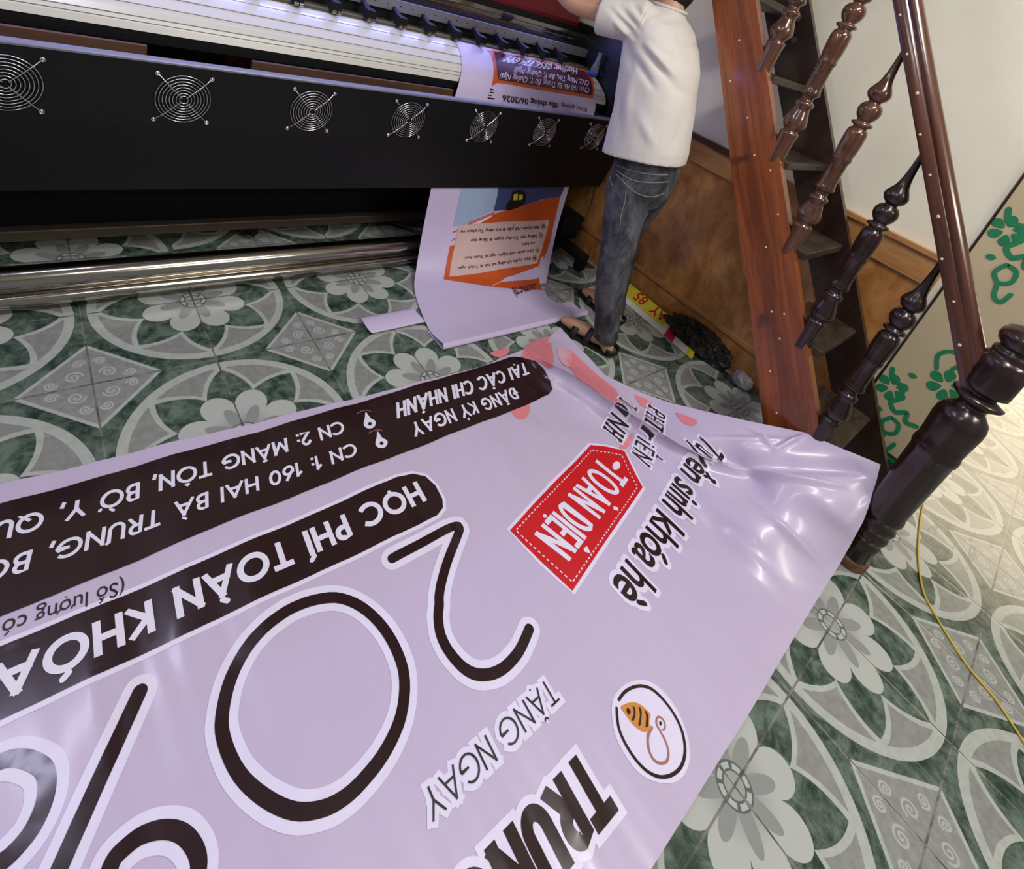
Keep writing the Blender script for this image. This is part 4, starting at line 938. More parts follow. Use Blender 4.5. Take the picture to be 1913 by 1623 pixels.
def part(mb, name, mats, parent, bevel=0):
    """link a part under its thing, keeping world coordinates"""
    o = mb.build(name, mats, bevel=bevel)
    o.parent = parent
    o.matrix_parent_inverse = Matrix.Translation(parent.location).inverted() if parent.parent is None and parent.type == 'EMPTY' else Matrix.Identity(4)
    return o


PX0, PX1 = -1.35, 2.40
part(MB().extrude_x([(.304, .864), (.304, .672), (.342, .440), (.350, .442), (.312, .675), (.312, .864)], PX0, 2.44), 'fan_panel', M['black_face'], pr)
part(MB().extrude_x([(.303, .868), (.303, .863), (.336, .860), (.336, .872), (.305, .872)], PX0, 2.44), 'panel_ledge', M['grey_metal'], pr)
for bx0 in (2.285, PX0):
    part(MB().box((bx0, .312, .66), (bx0 + .015, .60, .855)), 'panel_bracket', M['black_metal'], pr)


def fan_guard():
    mb = MB()
    for k in range(8):
        r = .0115 + k * .0086
        y = -.011 + .0055 * (r / .0715) ** 2
        mb.tube([(r * math.cos(2 * PI * i / 40), y, r * math.sin(2 * PI * i / 40)) for i in range(40)], .00125, 6, 0, False, True)
    for a in (PI / 4, 3 * PI / 4, 5 * PI / 4, 7 * PI / 4):
        c, s_ = math.cos(a), math.sin(a)
        mb.tube([(.008 * c, -.0135, .008 * s_), (.05 * c, -.0125, .05 * s_), (.075 * c, -.010, .075 * s_), (.094 * c, -.003, .094 * s_)], .0014, 6, 0)
        mb.tube([(.099 * c + .0052 * math.cos(q), -.003, .099 * s_ + .0052 * math.sin(q)) for q in np.linspace(0, 2 * PI, 13)[:-1]], .0015, 6, 0, False, True)
        mb.sphere((.099 * c, -.0025, .099 * s_), .0036, 8, 0, (1, .6, 1))
    n = 36
    mb.add([(.068 * math.cos(2 * PI * i / n), -.0012, .068 * math.sin(2 * PI * i / n)) for i in range(n)], [tuple(range(n))], 1)
    return mb


fg = fan_guard().build('fan_guard', [M['chrome'], M['black_matte']])
fb = MB()
for k in range(7):
    a0 = 2 * PI * k / 7
    vs = []
    for rr, aa, yy in ((.022, 0, -.0022), (.062, .25, -.0022), (.064, .75, -.0045), (.022, .6, -.0045)):
        vs.append((rr * math.cos(a0 + aa), yy, rr * math.sin(a0 + aa)))
    fb.add(vs, [(0, 1, 2, 3)], 0)
fb.sphere((0, -.0022, 0), .022, 16, 0, (1, .15, 1))
blades = fb.build('fan_blades', M['black_matte'], fg)
for k in range(8):
    x = -.563 + .388 * k
    g = fg if k == 0 else fg.copy()
    if k:
        COL.objects.link(g)
        b2 = blades.copy(); COL.objects.link(b2); b2.parent = g
    g.parent = pr; g.location = Vector((x, .304, .765)) - pr.location

# heated white front apron with fine seams
ap = [(.80, 1.036), (.70, 1.033), (.66, 1.020), (.63, 1.007), (.60, .993), (.57, .976), (.548, .963), (.53, .950), (.514, .934), (.503, .916), (.497, .896)]
mb = MB(); mb.extrude_x(ap + [(.505, .894), (.60, .95), (.80, 1.0)], PX0, PX1, 0)
for yy, zz in ((.648, 1.0142), (.592, .9890), (.548, .9632), (.514, .9342), (.5065, .921)):
    mb.box((PX0, yy - .0018, zz - .0005), (PX1 - .001, yy + .0012, zz + .0012), 1)
part(mb, 'apron', [M['apron'], M['groove']], pr)
part(MB().box((PX0, .497, .862), (PX1, .515, .893)), 'apron_lip', M['black_metal'], pr)
part(MB().box((PX0, .70, 1.030), (PX1, .80, 1.044)), 'platen_strip', M['olive'], pr)
mb = MB(); mb.box((PX0, .775, 1.090), (2.41, .835, 1.138), 0)
x = -1.3
while x < 2.4:
    mb.add([(x + .0035 * math.cos(q), .7748, 1.115 + .0035 * math.sin(q)) for q in np.linspace(0, 2 * PI, 9)[:-1]], [tuple(range(8))], 1); x += .062
part(mb, 'front_beam', [M['beam'], M['black_matte']], pr)
part(MB().box((PX0, .80, 1.04), (2.41, 1.05, 1.15)).box((PX0, .865, 1.15), (2.41, 1.05, 1.24)), 'carriage_frame', M['black_metal'], pr)
mb = MB(); mb.extrude_x([(.828, 1.152), (.826, 1.170), (.832, 1.176), (.832, 1.186), (.826, 1.192), (.830, 1.212), (.862, 1.212), (.862, 1.152)], PX0, 2.41)
part(mb, 'guide_rail', M['tube'], pr)
mb = MB(); mb.box((1.74, .812, 1.186), (1.80, .83, 1.205)).box((1.752, .806, 1.178), (1.766, .83, 1.2)).box((1.776, .806, 1.178), (1.79, .83, 1.2))
part(mb, 'rail_clamp', M['black_matte'], pr)
part(MB().extrude_x([(.925, 1.235), (.925, 1.26), (.99, 1.52), (1.06, 1.62), (1.5, 1.62), (1.5, 1.235)], PX0, 2.41), 'top_cover', M['red'], pr, .006)
part(MB().box((2.412, .47, .80), (2.466, 1.5, 1.27)), 'end_housing', M['black_metal'], pr, .01)

mb = MB()
mb.add([(-.020, -.022, 1.048), (.020, -.022, 1.048), (.020, .02, 1.048), (-.020, .02, 1.048), (-.017, -.016, 1.083), (.017, -.016, 1.083), (.017, .02, 1.088), (-.017, .02, 1.088)],
       [(0, 3, 2, 1), (4, 5, 6, 7), (0, 1, 5, 4), (1, 2, 6, 5), (2, 3, 7, 6), (3, 0, 4, 7)])
mb.add([(-.012, .02, 1.056), (.012, .02, 1.056), (.006, .098, 1.098), (-.006, .098, 1.098), (-.012, .02, 1.084), (.012, .02, 1.084), (.006, .098, 1.112), (-.006, .098, 1.112)],
       [(0, 3, 2, 1), (4, 5, 6, 7), (0, 1, 5, 4), (1, 2, 6, 5), (2, 3, 7, 6), (3, 0, 4, 7)])
proto = mb.build('pinch_roller', M['black_matte'])
wm = MB()
for xx in (-.010, .010): wm.tube([(xx - .008, -.018, 1.047), (xx + .008, -.018, 1.047)], .0085, 12)
wheel = wm.build('wheel', M['tube'], proto)
for k in range(15):
    p_ = proto if k == 0 else proto.copy()
    if k:
        COL.objects.link(p_); w2 = wheel.copy(); COL.objects.link(w2); w2.parent = p_
    p_.parent = pr; p_.location = Vector((.789 - .1497 * 5 + .1497 * k, .69, 0)) - pr.location

# stand: cross bar, skirt, legs, feet, castors
part(MB().box((PX0, .68, .060), (2.3, .72, .102)), 'cross_bar', M['bar'], pr, .004)
part(MB().box((PX0, .722, .09), (2.3, .735, .62)), 'rear_skirt', M['black_matte'], pr)
mb = MB(); mb.box((.12, .74, .07), (.44, .80, 1.0)); part(mb, 'leg', M['black_metal'], pr, .005)
mb = MB(); mb.box((2.20, .74, .07), (2.34, .80, 1.0)); part(mb, 'leg', M['black_metal'], pr, .005)
for cx in (2.27, .28):
    if cx > 1: part(MB().box((cx - .035, .12, .062), (cx + .035, .95, .105)), 'foot', M['black_metal'], pr, .005)
cs = MB(); cs.tube([(2.25, .14, .03), (2.29, .14, .03)], .03, 18); cs.box((2.245, .11, .055), (2.295, .17, .066))
part(cs, 'castor', M['black_matte'], pr)
part(MB().box((.60, .674, .036), (.645, .70, .062)).tube([(.622, .662, .046), (.622, .70, .046)], .012, 12), 'bar_clip', M['black_matte'], pr)
part(MB().tube([(PX0, .412, .0905), (2.22, .412, .0905)], .046, 40), 'take_up_tube', M['tube'], pr)
part(MB().tube([(PX0, .360, .0515), (2.22, .360, .0515)], .0235, 28), 'take_up_tube', M['tube'], pr)
mb = MB(); mb.box((2.21, .30, .105), (2.38, .46, .25)); mb.tube([(2.20, .412, .0905), (2.25, .412, .0905)], .055, 24); mb.box((2.24, .33, .02), (2.32, .45, .12)); mb.tube([(2.3, .29, .19), (2.3, .31, .19)], .05, 20)
part(mb, 'take_up_motor', M['black_matte'], pr, .01)
part(MB().tube([Vector(catmull([Vector(p) for p in ((2.37, .36, .52), (2.40, .33, .40), (2.375, .30, .25), (2.34, .29, .16), (2.32, .22, .02))], w)) for w in np.linspace(0, 4, 24)], .004, 8), 'power_cable', plain('dark_red_cable', (52, 24, 20), .5), pr)

for x0_, x1_, lab in ((PX0 + .02, .135, 'longer brown wooden board lying in the gap between fan panel and apron, at the left'), (.43, 1.26, 'brown wooden board in the gap behind the fan panel, nearest the hanging print')):
    wd_ = tag(empty('wooden_board', ((x0_ + x1_) / 2, .43, .70)), lab, 'board', 'boards behind the fan panel')
    part(MB().box((x0_, .425, .70), (x1_, .44, .874)), 'board', M['board'], wd_, .002)

bt = tag(empty('bottle', (2.372, .645, 1.016)), 'small clear plastic bottle upside down on a blue cap at the printer apron end', 'bottle')
part(MB().lathe([(.001, .022), (.024, .022), (.022, .05), (.016, .075), (.012, .10), (.012, .14), (.001, .14)], 16, (2.372, .645, 1.016)), 'bottle_body', M['clear'], bt)
part(MB().lathe([(.001, .004), (.029, .004), (.029, .02), (.024, .023), (.001, .023)], 20, (2.372, .645, 1.016)), 'cap', M['blue'], bt)

# ------------------------------------------------------------------ the steep wooden staircase
st = tag(empty('staircase', (1.92, -1.3, 0)), 'steep open-riser wooden staircase with turned balusters rising along the right wall', 'staircase')
ZT = 2.62


def stringer(x0, x1, f, b, mat, notch=False):
    """f/b: (y at z=0, slope) of front and rear edge"""
    fy = lambda z: f[0] + z / f[1]
    by = lambda z: b[0] + z / b[1]
    pr_ = [(fy(0), 0), (fy(ZT), ZT), (by(ZT), ZT)]
    if notch: pr_ += [(by(.668), .668), (by(.655) - .018, .652), (by(.60) - .012, .60)]
    pr_ += [(by(0) - (.012 if notch else 0), 0)]
    mb = MB()
    mb.extrude_x(pr_, x0, x1)
    return mb


mb = stringer(1.900, 1.938, (-.351 - 1.603 / 1.373, 1.373), (-.177 - 1.56 / 1.447, 1.447), 0, True)
for y, z in ((-.53, 1.20), (-.62, 1.085), (-.36, 1.45), (-.70, 1.06), (-.82, .80), (-.95, .60), (-.80, .93), (-1.02, .53), (-1.14, .28), (-1.05, .40), (-.99, .62), (-.40, 1.30)):
    mb.sphere((1.8995, y, z), .0042, 8, 1, (.4, 1, 1))
part(mb, 'stringer', [M['stringer'], M['nail']], st)
mb = stringer(2.352, 2.385, (-.336 - 1.704 / 1.35, 1.35), (-.186 - 1.594 / 1.30, 1.30), 0)
rs = part(mb, 'stringer', M['tread_dark'], st); rs['label'] = 'dark brown stringer beside the wall'
part(MB().tube([(2.345, -.363, 1.533), (2.353, -.363, 1.533)], .013, 14).tube([(2.340, -.363, 1.533), (2.346, -.363, 1.533)], .006, 10), 'bolt', M['steel'], st)
for zt, yf in ((.285, -1.355), (.565, -1.15), (.845, -.945), (1.11, -.735), (1.375, -.535), (1.635, -.345), (1.90, -.15), (2.17, .05)):
    part(MB().box((1.938, yf, zt - .03), (2.352, yf + .205, zt)), 'tread', M['tread'], st, .004)

BPROF = [(.028, -.03), (.0295, .0), (.0305, .06), (.033, .078), (.033, .086), (.026, .090), (.025, .095), (.033, .103), (.0405, .118), (.0412, .126), (.036, .145), (.0275, .17), (.0245, .184), (.0305, .188), (.031, .200), (.0245, .205),
         (.0195, .212), (.0195, .220), (.0225, .226), (.0315, .232), (.0325, .240), (.0295, .246), (.0275, .26), (.0268, .30), (.0275, .340), (.0312, .344), (.0318, .354), (.0295, .360), (.0325, .385), (.0338, .42), (.033, .445), (.029, .458),
         (.0225, .462), (.0225, .468), (.033, .474), (.0345, .479), (.031, .484), (.0216, .487), (.0216, .491), (.029, .500), (.035, .512), (.0372, .524), (.035, .537), (.028, .549), (.0175, .554), (.0195, .559), (.030, .568), (.0362, .582), (.0355, .592), (.029, .606),
         (.0215, .619), (.0165, .636), (.0135, .656), (.0108, .690), (.0098, .715), (.010, .74)]
bmesh_b = MB().lathe(BPROF, 28, (0, 0, 0))
bal = bmesh_b.build('baluster', M['dark_wood'])
for k in range(7):
    o = bal if k == 0 else bal.copy()
    if k: COL.objects.link(o)
    if k >= 2:
        if k == 2: mesh_b = bal.data.copy(); mesh_b.materials.clear(); mesh_b.materials.append(M['brown_wood'])
        o.data = mesh_b
    o.parent = st; o.location = Vector((1.925, -.886 - .1992 * (2 - k), .850 - .276 * (2 - k))) - st.location
    if k >= 2: o['label'] = 'lighter brown turned baluster'

# moulded handrail
dv = Vector((0, math.cos(math.atan(1.362)), math.sin(math.atan(1.362)))); nv = Vector((0, -dv.z, dv.y)); xv = Vector((1, 0, 0))
sec = [(-.030, -.036), (.030, -.036), (.033, -.030), (.033, -.004), (.027, .002), (.030, .010), (.030, .020), (.021, .028), (.010, .0355), (-.010, .0355), (-.021, .028), (-.030, .020), (-.030, .010), (-.027, .002), (-.033, -.004), (-.033, -.030)]
c0 = Vector((1.921, -1.555, .8255 + 1.362 * (-1.555 + 1.481))); mb = MB()
rings = [[c0 + dv * s_ + xv * a + nv * b_ for a, b_ in sec] for s_ in np.linspace(0, 2.9, 12)]
mb.loft(rings, 0, True, False)
for i in range(18):
    p_ = c0 + dv * (.17 + .128 * i) + xv * -.0332 + nv * (-.02 + .006 * math.sin(i * 2.3)); mb.sphere(p_, .0042 + .0012 * (i % 3 == 0), 8, 1, (.35, 1, 1))
hr = part(mb, 'handrail', [M['rail_wood'], M['nail']], st)
shade_auto(hr, 50)

NP = [(.050, .0), (.050, .05), (.052, .075), (.047, .08), (.050, .09), (.0545, .097), (.0565, .108), (.0545, .12), (.050, .126), (.0505, .135), (.0560, .142), (.0580, .150), (.0560, .158), (.0505, .164), (.0520, .18), (.0575, .190), (.0585, .200), (.0565, .212), (.0545, .222),
      (.0560, .29), (.0590, .40), (.0605, .465), (.0640, .470), (.0655, .482), (.0640, .496), (.0615, .50), (.0640, .54), (.0680, .59), (.0670, .615), (.0610, .635), (.0480, .650), (.0370, .662), (.0370, .672), (.0480, .680), (.0640, .692), (.0670, .699), (.0600, .706), (.0400, .712), (.0370, .718),
      (.0480, .724), (.0590, .732), (.0600, .745), (.0610, .80), (.0600, .832), (.0540, .842), (.0480, .846), (.0500, .856), (.0490, .866), (.0400, .872), (.0420, .878), (.0530, .888), (.0585, .903), (.0560, .920), (.0470, .934), (.0300, .944), (.0010, .948)]
nw = part(MB().lathe(NP, 40, (1.922, -1.546, .035)), 'newel_post', M['dark_wood'], st)
nw2 = part(MB().lathe([(.056, .0), (.058, .008), (.058, .03), (.052, .036)], 32, (1.922, -1.546, 0)), 'newel_foot', M['foot_wood'], st)
nw2['label'] = 'pale brown unvarnished newel foot'

# ------------------------------------------------------------------ panel with green floral print, standing at the end of the right wall
fp = tag(empty('floral_panel', (WX + .02, -1.43, 0)), 'tall cream panel with green printed flowers and a key-pattern border behind the newel post', 'panel')
FX = WX - .006
mb = MB(); mb.box((FX, -1.575, 0), (FX + .05, -1.29, 2.4), 0)
FLC = [0]
def fl(pts, mi=1, w=None, closed=False, dx=.0012):
    if w: vs, fs = stroke(smooth_path(pts, 6, closed), w, closed)
    else:
        q = smooth_path(pts, 4, True); vs, fs = q, [tuple(range(len(q)))]
    FLC[0] += 1; dx += .00006 * FLC[0]
    vs = [(FX - dx, a, b_) for a, b_ in vs]
    a0, a1, a2 = Vector(vs[fs[0][0]]), Vector(vs[fs[0][1]]), Vector(vs[fs[0][2]])
    if (a1 - a0).cross(a2 - a1).x > 0: fs = [tuple(f)[::-1] for f in fs]
    mb.add(vs, fs, mi)
def flower(cy, cz, r):
    for k in range(6):
        a = 2 * PI * k / 6 + .3
        fl([(cy + r * (.25 * math.cos(a)), cz + r * .25 * math.sin(a)), (cy + r * (.75 * math.cos(a - .42)), cz + r * .75 * math.sin(a - .42)), (cy + r * math.cos(a - .16), cz + r * math.sin(a - .16)), (cy + r * math.cos(a + .16), cz + r * math.sin(a + .16)), (cy + r * .75 * math.cos(a + .42), cz + r * .75 * math.sin(a + .42))])
def vine(pts, w=.009): fl(pts, 1, w)
for cz0 in (.27, 1.02, 1.77):
    s0 = 1
    flower(-1.345, cz0 + .13, .056); flower(-1.475, cz0 + .26, .062)
    vine([(-1.31, cz0 + .20), (-1.33, cz0 + .16), (-1.37, cz0 + .16), (-1.385, cz0 + .11), (-1.37, cz0 + .075), (-1.40, cz0 + .05), (-1.43, cz0 + .075), (-1.445, cz0 + .04), (-1.48, cz0 + .05)], 0.0175)
    vine([(-1.40, cz0 + .02), (-1.385, cz0 - .02), (-1.41, cz0 - .05), (-1.44, cz0 - .03), (-1.435, cz0 + .01), (-1.41, cz0 + .02)], 0.0149)
    vine([(-1.41, cz0 - .05), (-1.425, cz0 - .10), (-1.45, cz0 - .11), (-1.46, cz0 - .07)], 0.0149)
    vine([(-1.50, cz0 + .21), (-1.53, cz0 + .18), (-1.52, cz0 + .13), (-1.55, cz0 + .10)], 0.0162)
    vine([(-1.42, cz0 + .30), (-1.40, cz0 + .35), (-1.43, cz0 + .39), (-1.47, cz0 + .37), (-1.46, cz0 + .33)], 0.0149)
    vine([(-1.53, cz0 + .38), (-1.55, cz0 + .41), (-1.53, cz0 + .45), (-1.50, cz0 + .44), (-1.49, cz0 + .40), (-1.53, cz0 + .38)], 0.0162)
    for a, b_ in ((-1.36, .22), (-1.50, .08), (-1.335, .02), (-1.55, .28)): fl([(a, cz0 + b_), (a - .014, cz0 + b_ + .012), (a - .03, cz0 + b_ + .004), (a - .016, cz0 + b_ - .01)])
mb.add([(FX - .0012, -1.575, .02), (FX - .0012, -1.29, .02), (FX - .0012, -1.29, .155), (FX - .0012, -1.575, .155)], [(0, 3, 2, 1)], 2)
for y0 in np.arange(-1.565, -1.31, .058):
    key = [(y0, .035), (y0, .135), (y0 + .044, .135), (y0 + .044, .065), (y0 + .018, .065), (y0 + .018, .10)]
    for a, b_ in zip(key[:-1], key[1:]):
        vs, fs = stroke([a, b_], .009, False, False); mb.add([(FX - .0022, p, q) for p, q in vs], fs, 1)
part(mb, 'panel_board', [M['floral_base'], M['floral_green'], M['floral_dark']], fp)
part(MB().box((FX - .004, -1.292, 0), (FX + .045, -1.284, 2.4)), 'edge_strip', M['tread_dark'], fp)

# ------------------------------------------------------------------ things along the skirting
sg = tag(empty('signboard', (2.35, -.40, 0)), 'yellow and white printed sign strip with red lettering lying against the panelled wall', 'sign')
A0, A1 = Vector((2.318, -.085, .003)), Vector((2.300, -.655, .003)); B0, B1 = Vector((2.452, -.085, .045)), Vector((2.435, -.60, .04))
def sp(u, v, e=0.0): return A0.lerp(A1, u).lerp(B0.lerp(B1, u), v) + Vector((-.3, 0, .95)) * e
mb = MB()
mb.add([sp(0, 0), sp(1, 0), sp(1, 1), sp(0, 1), sp(0, 0, .004), sp(1, 0, .004), sp(1, 1, .004), sp(0, 1, .004)], [(0, 1, 2, 3), (4, 7, 6, 5), (0, 4, 5, 1), (1, 5, 6, 2), (2, 6, 7, 3), (3, 7, 4, 0)], 0)
def q4(u0, v0, u1, v1, mi, e): mb.add([sp(u0, v0, e), sp(u1, v0, e), sp(u1, v1, e), sp(u0, v1, e)], [(0, 3, 2, 1)], mi)
q4(0, .30, .62, 1, 1, .0046); q4(.68, 0, .78, 1, 2, .0046); q4(.93, 0, 1, 1, 1, .0046)
for txt, u0, u1, v0, v1 in (('85', .33, .20, .98, .46), ('AY', .60, .42, .98, .46)):
    vs, fs = text_flat(txt, txt, (u0, v0), (u1, v0), (u0, v1), .03)
    mb.add([sp(u, v, .0054) for u, v in vs], fs, 3)
part(mb, 'sign_sheet', [M['white_plastic'], M['ink_yellow'], M['ink_crimson'], M['ink_red']], sg)


def lump(name, c, sc, amp, freq, mat, n=4, seed=0):
    bm = bmesh.new(); bmesh.ops.create_icosphere(bm, subdivisions=n, radius=1)
    for v in bm.verts:
        p = v.co.copy()
        d = noise.noise(p * freq + Vector((seed, seed * 2, 0))) * amp + abs(noise.noise(p * freq * 2.6 + Vector((seed, 0, 9)))) * amp * .8
        p *= 1 + d
        v.co = Vector((c[0] + p.x * sc[0], c[1] + p.y * sc[1], max(.002, c[2] + p.z * sc[2])))
    for f in bm.faces: f.smooth = True
    me = bpy.data.meshes.new(name); bm.to_mesh(me); bm.free(); me.materials.append(mat)
    o = bpy.data.objects.new(name, me); COL.objects.link(o); return o


tag(lump('bin_bag', (2.402, -.60, .05), (.054, .175, .085), .26, 2.4, M['bag'], 5, 3), 'crumpled shiny black plastic bag on the floor beside the yellow sign', 'bag')
tag(lump('crumpled_wrapper', (2.40, -.875, .035), (.036, .045, .034), .4, 2.0, plain('milky_film', (150, 148, 148), .3), 4, 8), 'small crumpled translucent white wrapper on the floor behind the reddish stringer', 'wrapper')
wb = tag(empty('plastic_jar', (2.395, -.03, 0)), 'white plastic jar with screw lid standing against the panelling behind the jeans', 'jar')
part(MB().lathe([(.001, .002), (.034, .002), (.037, .01), (.037, .19), (.030, .215), (.024, .225), (.024, .235), (.001, .235)], 22, (2.395, -.03, 0)), 'jar_body', M['white_plastic'], wb)
part(MB().lathe([(.001, .235), (.028, .235), (.028, .265), (.025, .27), (.001, .27)], 22, (2.395, -.03, 0)), 'lid', M['white_plastic'], wb)

rp = [(2.56, -1.62, 1.25), (2.46, -1.60, .93), (2.50, -1.615, .55), (2.60, -1.62, .20), (2.68, -1.64, .02), (2.52, -1.658, .004), (2.38, -1.678, .004), (2.233, -1.705, .004), (2.084, -1.749, .004), (2.022, -1.791, .004), (1.945, -1.87, .004), (1.91, -1.918, .004), (1.882, -1.986, .004), (1.821, -2.059, .004), (1.74, -2.16, .004), (1.70, -2.3, .004)]
RP = [Vector(p) for p in rp]
tag(MB().tube([catmull(RP, w) for w in np.linspace(0, len(RP) - 1, 110)], .0034, 7).build('rope', M['rope']), 'thin yellow nylon cord trailing over the tiles past the newel post', 'rope')

# ------------------------------------------------------------------ the person at the printer
per = tag(empty('person', (1.86, -.35, 0)), 'person in white T-shirt and black washed jeans reaching over the printer, seen from behind', 'person')


def limb(mb, ch, per=5, n=16):
    """one tapering tube through joints (point, radius) with rounded ends"""
    P = [np.array(p) for p, r in ch]; R_ = [np.array([r, r, r]) for p, r in ch]; pts = []; rs = []
    for i in range(len(P) - 1):
        for k in range(per):
            pts.append(Vector(catmull(P, i + k / per))); rs.append(float(catmull(R_, i + k / per)[0]))
    pts.append(Vector(P[-1])); rs.append(ch[-1][1])
    mb.tube(pts, rs, n)
    for p, r in (ch[0], ch[-1]): mb.sphere(p, r * .995, n)


V = Vector
pel = V((1.800, -.275, .82)); sp1 = V((1.785, -.25, 1.0)); sp2 = V((1.772, -.19, 1.20)); sp3 = V((1.775, -.13, 1.37)); nk = V((1.80, -.085, 1.46)); nk2 = V((1.808, -.06, 1.515)); 
sL, eL, wL, hL = V((1.630, -.075, 1.395)), V((1.535, .165, 1.372)), V((1.475, .375, 1.445)), V((1.462, .44, 1.460))
sR, eR, wR, hR = V((1.935, -.075, 1.39)), V((2.045, -.09, 1.14)), V((2.10, .03, .95)), V((2.115, .07, .90))
hpL, knL, anL, toL = V((1.735, -.285, .80)), V((1.748, -.345, .45)), V((1.822, -.425, .075)), V((1.765, -.235, .030))
hpR, knR, anR, toR = V((1.885, -.275, .80)), V((1.955, -.225, .45)), V((2.085, -.265, .075)), V((2.092, -.075, .030))
heL, heR = V((1.833, -.455, .035)), V((2.083, -.30, .035))


def finger_set(w, h, side, curl):
    d = (h - w).normalized(); up = V((0, 0, 1)); lat = d.cross(up).normalized() * side
    out = []
    palm = h + d * .03
    for i, (o_, L_) in enumerate(((-.030, .066), (-.010, .076), (.010, .072), (.028, .058))):
        b0 = h + lat * o_ * .8; b1 = palm + lat * o_
        p1 = b1 + d * L_ * .45 - up * curl * .4 * L_; p2 = p1 + d * L_ * .32 - up * curl * .7 * L_; p3 = p2 + d * L_ * .18 - up * curl * .8 * L_
        out.append([(h, .022), (b1, .0105), (p1, .0092), (p2, .0082), (p3, .0066)])
    t1 = w.lerp(h, .75) - lat * .026; t2 = t1 - lat * .020 + d * .03 - up * .012; t3 = t2 + d * .032 - up * .010
    out.append([(w.lerp(h, .55), .022), (t1, .0125), (t2, .0105), (t3, .008)])
    return out


chains = [[(pel, .10), (sp1, .105), (sp2, .10), (sp3 - V((0, -.01, .03)), .075), (nk, .055), (nk2, .055)],
          [(sp3, .06), (sL, .050), (sL.lerp(eL, .5), .046), (eL, .040), (eL.lerp(wL, .35), .040), (wL.lerp(hL, .0), .026), (wL.lerp(hL, .55), .022), (hL, .022)],
          [(sp3, .06), (sR, .048), (sR.lerp(eR, .5), .046), (eR, .040), (eR.lerp(wR, .35), .040), (wR, .026), (wR.lerp(hR, .55), .022), (hR, .022)],
          [(pel, .10), (hpL, .082), (knL, .052), (knL.lerp(anL, .4), .050), (anL, .034), (V((1.80, -.33, .045)), .034), (toL.lerp(anL, .22) * 1.0, .030), (toL, .020)],
          [(anL, .034), (heL, .030)],
          [(pel, .10), (hpR, .082), (knR, .052), (knR.lerp(anR, .4), .050), (anR, .034), (V((2.088, -.17, .045)), .034), (toR.lerp(anR, .22) * 1.0, .030), (toR, .020)],
          [(anR, .034), (heR, .030)]]
chains += finger_set(wL, hL, 1, .25) + finger_set(wR, hR, -1, .3)
bmb = MB()
for ch in chains: limb(bmb, ch, 5, 18 if ch[0][1] > .03 else 12)
body = bmb.build('body', M['skin']); body.parent = per; body.matrix_parent_inverse = Matrix.Translation(per.location).inverted()

# head: shaped ellipsoid with face, joined to the neck
bm = bmesh.new(); bmesh.ops.create_uvsphere(bm, u_segments=40, v_segments=28, radius=1)
for v in bm.verts:
    x, y, z = v.co
    w_ = .078 * (1 - .16 * max(0, -z)) ; d_ = .098; h_ = .118
    X_, Y_, Z_ = x * w_, y * d_, z * h_
    if z < -.2: X_ *= 1 - .22 * (-z - .2); Y_ = Y_ * (1 - .10 * (-z - .2)) + .012 * (-z - .2)
    if y > .3:
        nose = math.exp(-((x / .17) ** 2 + ((z + .12) / .22) ** 2)); Y_ += .024 * nose
        for sx in (-1, 1): Y_ -= .010 * math.exp(-(((x - sx * .40) / .17) ** 2 + ((z - .05) / .12) ** 2))
        Y_ += .006 * math.exp(-((x / .30) ** 2 + ((z + .48) / .06) ** 2)) + .006 * math.exp(-((x / .30) ** 2 + ((z + .62) / .07) ** 2))
    for sx in (-1, 1):
        ear = math.exp(-(((y + .02) / .16) ** 2 + ((z + .08) / .22) ** 2)) * (1 if sx * x > .75 else 0); X_ += sx * .016 * ear
    v.co = V((X_, Y_, Z_))
rot = Matrix.Rotation(math.radians(-12), 4, 'X') @ Matrix.Rotation(math.radians(8), 4, 'Z')
bmesh.ops.transform(bm, matrix=Matrix.Translation(V((1.812, -.035, 1.588))) @ rot, verts=bm.verts[:])
for f in bm.faces: f.smooth = True
hm = bpy.data.meshes.new('head'); bm.to_mesh(hm); bm.free(); hm.materials.append(M['skin'])
# fuse the head into the body mesh so that it stays one continuous skin
bm = bmesh.new(); bm.from_mesh(body.data); bm.from_mesh(hm)
bmesh.ops.recalc_face_normals(bm, faces=bm.faces[:])
bm.to_mesh(body.data); bm.free()
rm = body.modifiers.new('remesh', 'REMESH'); rm.mode = 'VOXEL'; rm.voxel_size = .0045; rm.use_smooth_shade = True
sm = body.modifiers.new('smooth', 'SMOOTH'); sm.factor = .5; sm.iterations = 4


def child(o, parent):
    o.parent = parent; o.matrix_parent_inverse = Matrix.Translation(per.location).inverted(); return o


# hair cap
bm = bmesh.new(); bmesh.ops.create_uvsphere(bm, u_segments=48, v_segments=32, radius=1)
bmesh.ops.delete(bm, geom=[v for v in bm.verts if (v.co.y > .35 and v.co.z < .45) or v.co.z < -.97 or (v.co.y > .0 and v.co.z < -.05)], context='VERTS')
for v in bm.verts:
    n_ = noise.noise(v.co * 7) * .05 + noise.noise(v.co * 19) * .035
    v.co = V((v.co.x * .086, v.co.y * .108 - .004, v.co.z * .128 + .006 - (.022 if v.co.z < -.5 else 0) * (-v.co.z - .5) * 2)) * (1 + n_)
bmesh.ops.transform(bm, matrix=Matrix.Translation(V((1.812, -.035, 1.588))) @ rot, verts=bm.verts[:])
for f in bm.faces: f.smooth = True
me = bpy.data.meshes.new('hair'); bm.to_mesh(me); bm.free(); me.materials.append(M['hair'])
ho = bpy.data.objects.new('hair', me); COL.objects.link(ho); child(ho, per)
sd = ho.modifiers.new('solid', 'SOLIDIFY'); sd.thickness = .012; sd.offset = -1


